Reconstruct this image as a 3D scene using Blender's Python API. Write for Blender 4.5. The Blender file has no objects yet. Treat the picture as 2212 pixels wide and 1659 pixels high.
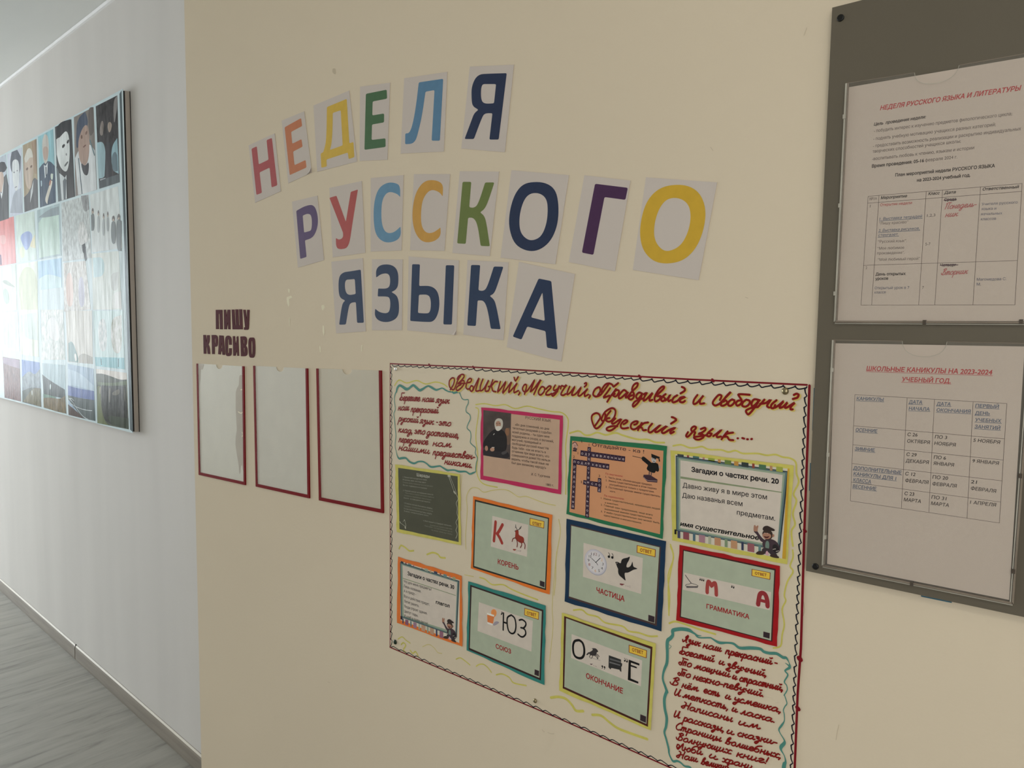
import bpy, math, random
from mathutils import Vector
from mathutils.geometry import tessellate_polygon, delaunay_2d_cdt
random.seed(4)
SC = bpy.context.scene
COL = SC.collection
# ------------------------------------------------------------------ camera
W, H = 2212, 1659
F, PITCH, YAW, ROLL = 1652.57, -0.0762, 0.7015, -0.0092
EYE = Vector((0, 0, 1.5))
def cam_axes(p, y, r):
    from mathutils import Matrix
    Rz = Matrix(((math.cos(y), -math.sin(y), 0), (math.sin(y), math.cos(y), 0), (0, 0, 1)))
    Rx = Matrix(((1, 0, 0), (0, math.cos(p), -math.sin(p)), (0, math.sin(p), math.cos(p))))
    Ry = Matrix(((math.cos(r), 0, math.sin(r)), (0, 1, 0), (-math.sin(r), 0, math.cos(r))))
    return Rz @ Rx @ Ry
RC = cam_axes(PITCH, YAW, ROLL)
cd = bpy.data.cameras.new('camera')
cam = bpy.data.objects.new('camera', cd)
COL.objects.link(cam)
cd.sensor_fit = 'HORIZONTAL'
cd.sensor_width = 36
cd.lens = F * 36 / W
cd.clip_start = 0.02
cd.clip_end = 60
from mathutils import Matrix
right, fwd, up = RC.col[0], RC.col[1], RC.col[2]
M = Matrix.Identity(4)
for i in range(3):
    M[i][0] = right[i]; M[i][1] = up[i]; M[i][2] = -fwd[i]; M[i][3] = EYE[i]
cam.matrix_world = M
SC.camera = cam
# ------------------------------------------------------------------ world, lights, exposure
SC.view_settings.view_transform = 'Standard'
SC.view_settings.look = 'None'
SC.view_settings.gamma = 1
SC.view_settings.exposure = 0.0
SC.view_settings.use_curve_mapping = False
wd = bpy.data.worlds.new('daylight')
SC.world = wd
wd.use_nodes = True
wd.node_tree.nodes['Background'].inputs[0].default_value = (0.80, 0.90, 1.0, 1)
wd.node_tree.nodes['Background'].inputs[1].default_value = 1.0
def area(name, loc, rot, sx, sy, power, color):
    l = bpy.data.lights.new(name, 'AREA')
    l.shape = 'RECTANGLE'; l.size = sx; l.size_y = sy; l.energy = power; l.color = color
    o = bpy.data.objects.new(name, l); COL.objects.link(o)
    o.location = loc; o.rotation_euler = rot
    return o
# daylight through the window at the far end of the corridor (faces +x)
area('window_daylight', (-9.06, -0.45, 1.52), (0, math.radians(-90), 0), 1.7, 2.8, 190, (0.89, 0.95, 1.0))
# soft frontal light from an unseen window added behind the photographer (faces +y)
area('window_daylight', (1.05, -1.96, 1.62), (math.radians(90), 0, 0), 2.0, 1.3, 24, (1.0, 0.975, 0.95))
# added ceiling lamp, unseen, for warm light from above
area('added_lamp_light', (0.9, -0.35, 2.60), (0, 0, 0), 0.9, 0.3, 6, (1.0, 0.93, 0.82))

# ------------------------------------------------------------------ planes of the two walls
D = 1.0484                      # near wall plane y = D
D2, K2 = 1.075, -0.057          # corridor wall plane y = D2 + K2 x
N2 = math.sqrt(1 + K2 * K2)
def ray(px, py):
    return RC @ Vector(((px - W / 2) / F, 1.0, -(py - H / 2) / F))
def near(px, py, d=0.0):
    r = ray(px, py); t = (D - d) / r.y
    return (r.x * t, 1.5 + r.z * t)
def far(px, py, d=0.0):
    r = ray(px, py); t = (D2 - d * N2) / (r.y - K2 * r.x)
    return (r.x * t, 1.5 + r.z * t)
def w_near(x, z, d): return Vector((x, D - d, z))
def w_far(x, z, d): return Vector((x, D2 + K2 * x - d * N2, z))
class Pl:                      # a wall plane: pixel -> (x, z) on it, and (x, z, lift) -> world
    def __init__(s, f, w): s.f, s.w = f, w
NEAR, FAR = Pl(near, w_near), Pl(far, w_far)

# ------------------------------------------------------------------ materials
def lin(c): 
    c = c / 255.0
    return c / 12.92 if c <= 0.04045 else ((c + 0.055) / 1.055) ** 2.4
MATS = {}
EXPO = 0.62                     # light level on the near wall that paint colours are divided by
def mat(name, rgb, rough=0.75, spec=0.3, var=0.05, scale=(30, 30, 30), metallic=0.0, bump=0.0, coat=0.0, k=1.0, detail=4.0):
    if name in MATS: return MATS[name]
    m = bpy.data.materials.new(name); m.use_nodes = True
    nt = m.node_tree; b = nt.nodes['Principled BSDF']
    c = [min(0.95, lin(v) / EXPO * k) for v in rgb]
    tc = nt.nodes.new('ShaderNodeTexCoord'); mp = nt.nodes.new('ShaderNodeMapping')
    mp.inputs['Scale'].default_value = scale
    nz = nt.nodes.new('ShaderNodeTexNoise'); nz.inputs['Scale'].default_value = 1.0; nz.inputs['Detail'].default_value = detail
    rp = nt.nodes.new('ShaderNodeValToRGB')
    rp.color_ramp.elements[0].position = 0.3; rp.color_ramp.elements[1].position = 0.7
    rp.color_ramp.elements[0].color = (*[v * (1 - var) for v in c], 1)
    rp.color_ramp.elements[1].color = (*[min(1, v * (1 + var)) for v in c], 1)
    L = nt.links.new
    L(tc.outputs['Object'], mp.inputs['Vector']); L(mp.outputs[0], nz.inputs['Vector'])
    L(nz.outputs[0], rp.inputs[0]); L(rp.outputs[0], b.inputs['Base Color'])
    b.inputs['Roughness'].default_value = rough
    b.inputs['Specular IOR Level'].default_value = spec
    b.inputs['Metallic'].default_value = metallic
    if coat:
        b.inputs['Coat Weight'].default_value = coat; b.inputs['Coat Roughness'].default_value = 0.12
    if bump:
        bp = nt.nodes.new('ShaderNodeBump'); bp.inputs['Strength'].default_value = bump; bp.inputs['Distance'].default_value = 0.002
        n2 = nt.nodes.new('ShaderNodeTexNoise'); n2.inputs['Scale'].default_value = 180; n2.inputs['Detail'].default_value = 3
        L(tc.outputs['Object'], n2.inputs['Vector']); L(n2.outputs[0], bp.inputs['Height']); L(bp.outputs[0], b.inputs['Normal'])
    MATS[name] = m
    return m
def ink(r, g, b, rough=0.6):    # printed or drawn colour, named by its value
    return mat('print_%d_%d_%d' % (r, g, b), (r, g, b), rough=rough, spec=0.25, var=0.04, scale=(60, 60, 60))
def clear(name, opacity, rgb, gloss_rough=0.08, gl=0.10):
    if name in MATS: return MATS[name]
    m = bpy.data.materials.new(name); m.use_nodes = True; nt = m.node_tree
    nt.nodes.clear(); L = nt.links.new
    out = nt.nodes.new('ShaderNodeOutputMaterial'); tr = nt.nodes.new('ShaderNodeBsdfTransparent')
    df = nt.nodes.new('ShaderNodeBsdfDiffuse'); gs = nt.nodes.new('ShaderNodeBsdfGlossy')
    gs.inputs['Roughness'].default_value = gloss_rough
    df.inputs[0].default_value = (*[lin(v) / EXPO for v in rgb], 1)
    nz = nt.nodes.new('ShaderNodeTexNoise'); nz.inputs['Scale'].default_value = 6
    mt = nt.nodes.new('ShaderNodeMath'); mt.operation = 'MULTIPLY'; mt.inputs[1].default_value = opacity * 2
    L(nz.outputs[0], mt.inputs[0])
    m1 = nt.nodes.new('ShaderNodeMixShader'); L(mt.outputs[0], m1.inputs[0]); L(tr.outputs[0], m1.inputs[1]); L(df.outputs[0], m1.inputs[2])
    m2 = nt.nodes.new('ShaderNodeMixShader'); m2.inputs[0].default_value = gl
    L(m1.outputs[0], m2.inputs[1]); L(gs.outputs[0], m2.inputs[2]); L(m2.outputs[0], out.inputs[0])
    MATS[name] = m
    return m

# ------------------------------------------------------------------ object helpers
ORG = {}
def props(o, label=None, cat=None, group=None, kind=None):
    if label: o['label'] = label
    if cat: o['category'] = cat
    if group: o['group'] = group
    if kind: o['kind'] = kind
    return o
def link(name, verts, faces, mats, fm, parent=None, origin=None):
    if origin is None:
        if parent is not None: origin = ORG[parent]
        else:
            n = len(verts)
            origin = Vector((sum(v[0] for v in verts) / n, sum(v[1] for v in verts) / n, min(v[2] for v in verts)))
    me = bpy.data.meshes.new(name)
    me.from_pydata([(v[0] - origin[0], v[1] - origin[1], v[2] - origin[2]) for v in verts], [], faces)
    for m in mats: me.materials.append(m)
    if len(mats) > 1: me.polygons.foreach_set('material_index', fm)
    me.update()
    o = bpy.data.objects.new(name, me); COL.objects.link(o)
    if parent is not None: o.parent = parent; o.location = Vector(origin) - ORG[parent]
    else: o.location = origin
    ORG[o] = Vector(origin)
    return o
def empty(name, loc, label, cat, group=None):
    o = bpy.data.objects.new(name, None); COL.objects.link(o); o.location = loc; o.empty_display_size = 0.05
    ORG[o] = Vector(loc)
    return props(o, label, cat, group)

# ------------------------------------------------------------------ text and strokes
def xf(c, pts):                 # crop coordinates -> photograph pixels; c = (ox, oy, scale)
    return [((c[0] + p[0] / c[2]), (c[1] + p[1] / c[2])) + tuple(p[2:]) for p in pts]
PX = (0, 0, 1.0)
def rounded(pts, r):            # corners cut by r, points marked with a third value are fully smooth
    n = len(pts); out = []
    for i in range(n):
        p = Vector(pts[i][:2]); a = Vector(pts[i - 1][:2]); b = Vector(pts[(i + 1) % n][:2])
        sm = len(pts[i]) > 2
        la, lb = (a - p).length, (b - p).length
        if la < 1e-9 or lb < 1e-9: continue
        ca = la / 2 if sm else min(r, la * 0.45)
        cb = lb / 2 if sm else min(r, lb * 0.45)
        if ca < 1e-6: out.append(p); continue
        s = p + (a - p) * (ca / la); e = p + (b - p) * (cb / lb)
        k = 5 if sm else 4
        for j in range(k + 1):
            t = j / k
            q = s * (1 - t) ** 2 + p * 2 * t * (1 - t) + e * t * t
            if not out or (q - out[-1]).length > 1e-6: out.append(q)
    if (out[0] - out[-1]).length < 1e-6: out.pop()
    return [(q.x, q.y) for q in out]
def catmull(pts, k=4):
    if len(pts) < 3: return [tuple(p) for p in pts]
    dim = len(pts[0]); out = []
    P = [pts[0]] + list(pts) + [pts[-1]]
    for i in range(1, len(P) - 2):
        a, b, c, d = P[i - 1], P[i], P[i + 1], P[i + 2]
        for j in range(k):
            t = j / k
            out.append(tuple(0.5 * (2 * b[m] + (c[m] - a[m]) * t + (2 * a[m] - 5 * b[m] + 4 * c[m] - d[m]) * t * t + (3 * b[m] - a[m] - 3 * c[m] + d[m]) * t ** 3) for m in range(dim)))
    out.append(tuple(pts[-1]))
    return out
TXT = {}
def inside(p, l):
    c = False; n = len(l)
    for i in range(n):
        a, b = l[i], l[i - 1]
        if (a[1] > p[1]) != (b[1] > p[1]) and p[0] < (b[0] - a[0]) * (p[1] - a[1]) / (b[1] - a[1]) + a[0]: c = not c
    return c
def glyphs(s, bold):
    """the built-in font's outlines, filled contour by contour because its letters have overlapping contours"""
    key = (s, bold)
    if key in TXT: return TXT[key]
    cu = bpy.data.curves.new('t', 'FONT'); cu.body = s; cu.size = 40.0; cu.resolution_u = 3
    cu.dimensions = '2D'; cu.fill_mode = 'NONE'; cu.offset = bold * 40.0
    ob = bpy.data.objects.new('t', cu); COL.objects.link(ob)
    me = bpy.data.meshes.new_from_object(ob.evaluated_get(bpy.context.evaluated_depsgraph_get()))
    co = [(v.co.x / 40, v.co.y / 40) for v in me.vertices]
    nb = {}
    for e in me.edges:
        a, b = e.vertices; nb.setdefault(a, []).append(b); nb.setdefault(b, []).append(a)
    bpy.data.objects.remove(ob); bpy.data.curves.remove(cu); bpy.data.meshes.remove(me)
    seen = set(); loops = []
    for v0 in sorted(nb):
        if v0 in seen: continue
        l = [v0]; seen.add(v0); cur = v0
        while True:
            nx = [w for w in nb[cur] if w not in seen]
            if not nx: break
            cur = min(nx) if len(l) == 1 else nx[0]; l.append(cur); seen.add(cur)
        if len(l) > 2: loops.append([co[k] for k in l])
    ar = [sum(l[i - 1][0] * l[i][1] - l[i][0] * l[i - 1][1] for i in range(len(l))) / 2 for l in loops]
    bb = [(min(p[0] for p in l), max(p[0] for p in l), min(p[1] for p in l), max(p[1] for p in l)) for l in loops]
    if bold:
        new = []
        for i, l in enumerate(loops):
            sg = 1 if ar[i] > 0 else -1; big = abs(ar[i]); q = l[0]
            for k in range(len(loops)):     # a hole takes the sign of the outline round it
                if k != i and abs(ar[k]) > big and bb[k][0] < q[0] < bb[k][1] and inside(q, loops[k]): sg = 1 if ar[k] > 0 else -1; big = abs(ar[k])
            n = len(l); o = []
            for k in range(n):
                a, b, c = l[k - 1], l[k], l[(k + 1) % n]
                d1 = math.hypot(b[0] - a[0], b[1] - a[1]) or 1; d2 = math.hypot(c[0] - b[0], c[1] - b[1]) or 1
                n1 = ((b[1] - a[1]) / d1, -(b[0] - a[0]) / d1); n2 = ((c[1] - b[1]) / d2, -(c[0] - b[0]) / d2)
                mx, my = n1[0] + n2[0], n1[1] + n2[1]; ml = max(0.7, mx * mx + my * my)
                o.append((b[0] + sg * bold * 2 * mx / ml, b[1] + sg * bold * 2 * my / ml))
            new.append(o)
        loops = new
        bb = [(min(p[0] for p in l), max(p[0] for p in l), min(p[1] for p in l), max(p[1] for p in l)) for l in loops]
    vs, fs = [], []
    pts, eds = [], []
    for l in loops:
        n = len(pts); pts += [Vector(p) for p in l]; eds += [(n + k, n + (k + 1) % len(l)) for k in range(len(l))]
    if pts:
        ov, oe, of, _, _, _ = delaunay_2d_cdt(pts, eds, [], 0, 1e-5)
        vs = [(v.x, v.y) for v in ov]
        for f in of:
            cx = sum(vs[k][0] for k in f) / len(f); cy = sum(vs[k][1] for k in f) / len(f); w = 0
            for l, q in zip(loops, bb):
                if not (q[0] < cx < q[1] and q[2] < cy < q[3]): continue
                for k in range(len(l)):
                    a, b = l[k - 1], l[k]
                    if (a[1] > cy) != (b[1] > cy) and cx < (b[0] - a[0]) * (cy - a[1]) / (b[1] - a[1]) + a[0]: w += 1 if b[1] > a[1] else -1
            if w: fs.append(tuple(f))
    TXT[key] = (vs, fs)
    return TXT[key]
CAP = None
def cap_height():
    global CAP
    if CAP is None:
        vs, _ = glyphs('Н', 0.0); CAP = max(v[1] for v in vs) - min(v[1] for v in vs)
    return CAP

class Acc:                      # collects flat print, strokes and slabs on a wall plane; builds ONE mesh
    def __init__(s, pl, crop=PX, d=0.0, step=1.5e-5):
        s.pl, s.c, s.d, s.step = pl, crop, d, step
        s.v, s.f, s.m, s.fm = [], [], [], []
    def at(s, p):
        q = xf(s.c, [p])[0]
        return s.pl.f(q[0], q[1], s.d)
    def mi(s, m):
        if m not in s.m: s.m.append(m)
        return s.m.index(m)
    def add(s, vs, fs, m):      # vs world vectors
        b = len(s.v); s.v += vs; i = s.mi(m)
        for f in fs: s.f.append([b + k for k in f]); s.fm.append(i)
    def tess(s, loops, m, d=None):
        d = s.d if d is None else d
        tri = tessellate_polygon([[Vector((p[0], p[1], 0)) for p in l] for l in loops])
        flat = [p for l in loops for p in l]
        fs = []
        for t in tri:
            a, b, c = (flat[k] for k in t)
            cr = (b[0] - a[0]) * (c[1] - a[1]) - (b[1] - a[1]) * (c[0] - a[0])
            fs.append(t if cr > 0 else (t[0], t[2], t[1]))
        s.add([s.pl.w(p[0], p[1], d) for p in flat], fs, m)
    def shape(s, loops, m, r=None, thick=0.0, raw=False):
        """loops: outlines in crop coordinates; first is outer, the rest holes."""
        ls = []
        for l in loops:
            q = rounded(l, r or 0.5) if (r or any(len(p) > 2 for p in l)) and not raw else [p[:2] for p in l]
            ls.append([s.at(p) for p in q])
        s.tess(ls, m)
        if thick:
            for l in ls: s.walls(l, s.d - thick, s.d, m)
        s.d += s.step
        return s
    def walls(s, l, d0, d1, m):
        n = len(l); vs = [s.pl.w(p[0], p[1], d0) for p in l] + [s.pl.w(p[0], p[1], d1) for p in l]
        s.add(vs, [(i, (i + 1) % n, n + (i + 1) % n, n + i) for i in range(n)], m)
    def quad(s, q, m, thick=0.0): return s.shape([q], m, thick=thick)
    def ring(s, q, q2, m):      # frame between two quads
        s.tess_ring([s.at(p) for p in q], [s.at(p) for p in q2], m); s.d += s.step; return s
    def tess_ring(s, a, b, m):
        n = len(a); vs = [s.pl.w(p[0], p[1], s.d) for p in a] + [s.pl.w(p[0], p[1], s.d) for p in b]
        s.add(vs, [(i, (i + 1) % n, n + (i + 1) % n, n + i) for i in range(n)], m)
    def ribbon(s, pts, w, m, smooth=True, crop=None, caps=True, k=4):
        """pts in crop coordinates (x, y[, width in metres]); w metres"""
        ps = [s.at(p) + ((p[2] if len(p) > 2 else w),) for p in pts]
        s.rib(ps, m, smooth, caps, k); return s
    def rib(s, ps, m, smooth=True, caps=True, k=4):
        if smooth: ps = catmull(ps, k)
        q = [ps[0]]
        for p in ps[1:]:
            if (p[0] - q[-1][0]) ** 2 + (p[1] - q[-1][1]) ** 2 > 1e-9: q.append(p)
        ps = q; n = len(ps)
        if n == 1:
            s.disc((ps[0][0], ps[0][1]), ps[0][2] / 2, m); return
        s.k = getattr(s, 'k', 0) + 1
        vs = []; d = s.d + (s.k % 9) * 6e-6
        for i in range(n):
            a = ps[max(0, i - 1)]; b = ps[min(n - 1, i + 1)]; c = ps[i]
            tx, tz = b[0] - a[0], b[1] - a[1]; l = math.hypot(tx, tz) or 1
            nx, nz = -tz / l, tx / l
            if 0 < i < n - 1:
                ux, uz = c[0] - a[0], c[1] - a[1]; ul = math.hypot(ux, uz)
                cs = (ux * tx + uz * tz) / (ul * l)
                w = c[2] / 2 / max(cs, 0.6)
            else: w = c[2] / 2
            d += 3e-7
            vs += [s.pl.w(c[0] + nx * w, c[1] + nz * w, d), s.pl.w(c[0] - nx * w, c[1] - nz * w, d)]
        s.add(vs, [(2 * i + 1, 2 * i + 3, 2 * i + 2, 2 * i) for i in range(n - 1)], m)
        keep = s.d; s.d = d
        if caps:
            s.disc((ps[0][0], ps[0][1]), ps[0][2] / 2, m); s.disc((ps[-1][0], ps[-1][1]), ps[-1][2] / 2, m)
        s.d = keep
    def disc(s, c, r, m, n=8):
        s.d += 4e-7
        s.add([s.pl.w(c[0] + r * math.cos(i * 2 * math.pi / n), c[1] + r * math.sin(i * 2 * math.pi / n), s.d) for i in range(n)], [list(range(n))], m)
    def frame(s, p0, p1, h):
        a, b = s.at(p0), s.at(p1); t = s.at((p0[0], p0[1] - h))
        L = math.hypot(b[0] - a[0], b[1] - a[1]); u = ((b[0] - a[0]) / L, (b[1] - a[1]) / L); n = (-u[1], u[0])
        hh = abs((t[0] - a[0]) * n[0] + (t[1] - a[1]) * n[1])
        return a, u, n, L, hh
    def text(s, t, p0, p1, h, m, bold=0.0, slant=0.0):
        vs, fs = glyphs(t, bold)
        if not vs: return s
        a, u, n, L, hh = s.frame(p0, p1, h)
        us = {k for f in fs for k in f}; x0 = min(vs[k][0] for k in us); x1 = max(vs[k][0] for k in us); ky = hh / cap_height()
        kx = L / max(1e-6, x1 - x0)
        if len(t) == 1: kx = min(kx, ky * 1.25)
        out = []
        for x, y in vs:
            X = (x - x0) * kx + y * ky * slant; Y = y * ky
            out.append(s.pl.w(a[0] + u[0] * X + n[0] * Y, a[1] + u[1] * X + n[1] * Y, s.d))
        s.add(out, fs, m); s.d += s.step * 0.2
        return s
    def hand(s, t, p0, p1, h, m, w=0.002, slant=0.38):
        strokes, adv = layout(t)
        a, u, n, L, hh = s.frame(p0, p1, h)
        kx = L / max(0.3, adv - 0.1)
        for st in strokes:
            ps = []
            for x, y in st:
                X = x * kx + y * hh * slant; Y = y * hh
                ps.append((a[0] + u[0] * X + n[0] * Y, a[1] + u[1] * X + n[1] * Y, w))
            s.rib(ps, m, True, True, 3)
        return s
    def build(s, name, parent=None, origin=None, kind=None):
        if not s.v: return None
        o = link(name, s.v, s.f, s.m, s.fm, parent, origin)
        s.v, s.f, s.m, s.fm = [], [], [], []
        if kind: o['kind'] = kind
        return o
def slab(name, pl, pts, d0, d1, m, parent=None, crop=PX, r=None, holes=()):
    """extruded outline between lifts d0 and d1 (both ends closed)"""
    a = Acc(pl, crop, d1)
    a.shape([pts] + list(holes), m, r=r, thick=d1 - d0)
    n = len(a.v)
    return a.build(name, parent)
def boxw(name, lo, hi, m, parent=None):
    x0, y0, z0 = lo; x1, y1, z1 = hi
    v = [(x0, y0, z0), (x1, y0, z0), (x1, y1, z0), (x0, y1, z0), (x0, y0, z1), (x1, y0, z1), (x1, y1, z1), (x0, y1, z1)]
    f = [(0, 3, 2, 1), (4, 5, 6, 7), (0, 1, 5, 4), (1, 2, 6, 5), (2, 3, 7, 6), (3, 0, 4, 7)]
    return link(name, v, f, [m], [], parent)

# ------------------------------------------------------------------ a joined-up handwriting alphabet (x height 1)
def G(s, adv):
    return ([[tuple(float(q) for q in p.split(',')) for p in st.split()] for st in s.split(';')], adv)
HW = {
 'а': G('.6,.85 .35,1 .08,.65 .08,.15 .32,.03 .58,.45 .62,.95 .58,.25 .68,.03 .85,.2', .85),
 'б': G('.75,1.8 .35,1.6 .1,1 .05,.35 .25,0 .52,.15 .58,.6 .38,.9 .1,.6', .78),
 'в': G('0,.1 .2,.8 .48,1.6 .35,1.85 .15,1.3 .1,.3 .3,0 .52,.3 .42,.8 .2,.8 .5,.6 .7,.7', .72),
 'г': G('0,.75 .15,1 .4,1 .4,.75 .1,.3 .15,.03 .4,.1 .55,.3', .56),
 'д': G('.6,.85 .35,1 .08,.65 .08,.15 .32,.03 .58,.5 .62,.95 .55,0 .35,-.8 .08,-.75 .15,-.35 .6,.05 .85,.25', .85),
 'е': G('.02,.35 .4,.55 .45,.9 .25,1 .05,.6 .1,.1 .35,0 .62,.3', .6),
 'ё': G('.02,.35 .4,.55 .45,.9 .25,1 .05,.6 .1,.1 .35,0 .62,.3;.15,1.45 .2,1.5;.4,1.45 .45,1.5', .6),
 'ж': G('0,.85 .2,1 .32,.6 .2,.1 0,.1;.5,1.15 .42,.5 .4,-.1;.85,.9 .65,1 .5,.6 .65,.05 .9,.2', .9),
 'з': G('.05,.85 .3,1 .4,.75 .15,.5 .42,.35 .4,-.3 .2,-.8 .05,-.6 .3,-.15 .65,.2', .6),
 'и': G('.12,1 .03,.3 .15,.03 .4,.4 .5,1 .42,.3 .55,.03 .75,.3', .74),
 'й': G('.12,1 .03,.3 .15,.03 .4,.4 .5,1 .42,.3 .55,.03 .75,.3;.2,1.55 .35,1.4 .5,1.6', .74),
 'к': G('.1,1 .03,0;.5,.95 .2,.55 .12,.5 .3,.45 .4,.05 .62,.2', .62),
 'л': G('0,.15 .1,.02 .22,.4 .42,1 .4,.3 .5,.03 .7,.3', .66),
 'м': G('0,.15 .1,.02 .22,.4 .4,1 .38,.1 .55,.5 .75,1 .72,.3 .82,.03 1,.3', .98),
 'н': G('.1,1 .03,0;.05,.5 .4,.55;.5,1 .42,.3 .5,.03 .7,.25', .7),
 'о': G('.35,1 .08,.7 .06,.15 .3,0 .52,.35 .48,.9 .3,1', .62),
 'п': G('.1,1 .03,0;.06,.6 .3,1 .45,.9 .42,.3 .52,.03 .7,.25', .7),
 'р': G('.12,1 .02,-.9;.08,.6 .3,1 .5,.8 .45,.15 .25,.02 .1,.2;.5,.1 .65,.25', .66),
 'с': G('.45,.8 .3,1 .08,.6 .08,.15 .3,0 .55,.25', .55),
 'т': G('.1,1 .03,0;.06,.6 .22,1 .32,.9 .28,0;.32,.6 .48,1 .6,.9 .56,.25 .66,.03 .82,.25', .82),
 'у': G('.1,1 .05,.5 .2,.35 .45,.6 .55,1 .45,0 .25,-.8 .05,-.75 .1,-.4 .45,-.05 .7,.15', .66),
 'ф': G('.3,.5 .1,.9 .05,.3 .3,.1 .5,1.6;.4,1.6 .3,-.9;.45,.8 .7,.9 .7,.2 .4,.1', .85),
 'х': G('0,.85 .15,1 .3,.6 .25,.1 .02,.05;.7,.9 .5,1 .35,.55 .45,.05 .72,.15', .72),
 'ц': G('.12,1 .03,.3 .15,.03 .4,.4 .5,1 .42,.2 .55,.05 .5,-.35 .62,-.1 .75,.2', .74),
 'ч': G('.08,1 .1,.6 .3,.5 .5,.7;.52,1 .42,.3 .5,.03 .7,.25', .68),
 'ш': G('.12,1 .03,.3 .12,.03 .32,.4 .4,1 .33,.3 .42,.03 .6,.4 .7,1 .62,.3 .72,.03 .9,.25', .9),
 'щ': G('.12,1 .03,.3 .12,.03 .32,.4 .4,1 .33,.3 .42,.03 .6,.4 .7,1 .62,.2 .72,.05 .66,-.35 .8,-.1 .92,.2', .92),
 'ъ': G('0,1 .2,1 .15,.2 .35,.02 .5,.3 .35,.5 .2,.4', .62),
 'ы': G('.12,1 .05,.2 .2,.02 .38,.3 .25,.5 .1,.4;.6,1 .52,.3 .6,.03 .78,.25', .78),
 'ь': G('.12,1 .05,.2 .2,.02 .4,.3 .25,.5 .1,.4', .5),
 'э': G('.05,.8 .25,1 .45,.6 .4,.15 .2,0 .03,.2;.2,.5 .48,.5', .6),
 'ю': G('.1,1 .03,0;.06,.5 .35,.55;.6,1 .4,.7 .38,.15 .58,0 .78,.4 .7,.95 .55,1', .86),
 'я': G('0,.15 .1,.03 .3,.5 .2,.55 .12,.8 .3,1 .52,1 .45,.3 .52,.03 .7,.25', .7),
 'Б': G('.95,2.1 .6,1.95 .25,2 .2,1.6 .3,.4 .05,.1 0,.5 .3,.9 .7,.8 .75,.3 .45,0 .25,.1', .9),
 'В': G('0,.6 .1,.2 .3,.3 .45,1.9;.25,1.6 .6,2 .75,1.6 .45,1.05 .75,.8 .7,.2 .4,0 .2,.15', .95),
 'И': G('.1,1.8 .05,.4 .2,.05 .5,.7 .65,1.9 .6,.4 .7,.05 .9,.25', .95),
 'Л': G('.05,1.3 0,.6 .2,.1 .45,.8 .75,1.8 .75,.5 .85,.05 1.05,.3;.05,1.3 .3,1.2 .3,.6 .1,.4', 1.0),
 'Н': G('.2,1.7 .45,1.5 .35,.3 .15,.1 0,.4 .4,.9 .8,1;.95,1.9 .8,.4 .85,.05', 1.0),
 'П': G('.3,1.8 .2,0;.1,1.6 .5,1.9 1.0,1.8;.75,1.8 .68,.3 .8,.05', 1.0),
 'Р': G('.3,1.8 .15,0;.1,1.4 .5,1.9 .85,1.5 .6,.9 .3,.9', .85),
 'С': G('.7,1.5 .6,1.9 .25,1.6 .05,.8 .15,.15 .45,0 .75,.3', .75),
 'Т': G('.4,1.7 .35,.3 .15,.1 0,.5 .15,.8 .3,.4;.3,1.9 .95,1.7;.6,1.2 .55,.1;.62,.9 .8,1.2 .78,.1', 1.0),
 'Я': G('0,.6 .15,.1 .4,.6 .65,1.9 .4,1.7 .35,1.2 .6,.9;.65,1.6 .6,.3 .75,.05', .85),
 ',': G('.15,.15 .05,-.35', .35), '.': G('.1,.05 .14,.08', .3), '-': G('.05,.5 .4,.5', .5), '!': G('.25,1.6 .15,.5;.08,.05 .12,.08', .4), ' ': ([], .6),
}
def layout(t):
    x = 0; out = []
    for ch in t:
        st, adv = HW[ch]
        for s in st:
            if s: out.append([(x + p[0] + random.uniform(-.02, .02), p[1] * random.uniform(.97, 1.04)) for p in s])
        x += adv
    return out, x
# ================================================================== THE SETTING
XE = near(416.5, 830)[0]
ZC = 1.5 + 1.162
m_cream = mat('cream_wall_paint', (189, 177, 156), rough=0.85, spec=0.2, var=0.02, scale=(1.2, 1.2, 1.2), bump=0.10)
m_white = mat('white_wall_paint', (186, 183, 179), rough=0.8, spec=0.25, var=0.035, scale=(5, 5, 0.7), bump=0.06, k=0.95, detail=2.0)
m_ceil = mat('ceiling_paint', (203, 205, 203), rough=0.85, spec=0.2, var=0.02, scale=(1, 5, 1), k=0.95)
wall_right = boxw('wall_right', (XE, D, 0), (2.6, 1.34, ZC), m_cream)
props(wall_right, kind='structure')
def slab_far(name, x0, x1, z0, z1, d0, d1, m, parent=None):
    v = [w_far(x, z, d) for d in (d0, d1) for x, z in ((x0, z0), (x1, z0), (x1, z1), (x0, z1))]
    f = [(0, 3, 2, 1), (4, 5, 6, 7), (0, 1, 5, 4), (1, 2, 6, 5), (2, 3, 7, 6), (3, 0, 4, 7)]
    return link(name, v, f, [m], [], parent)
wall_left = props(slab_far('wall_left', -9.1, XE, 0, ZC, -0.12, 0.0, m_white), kind='structure')
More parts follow.
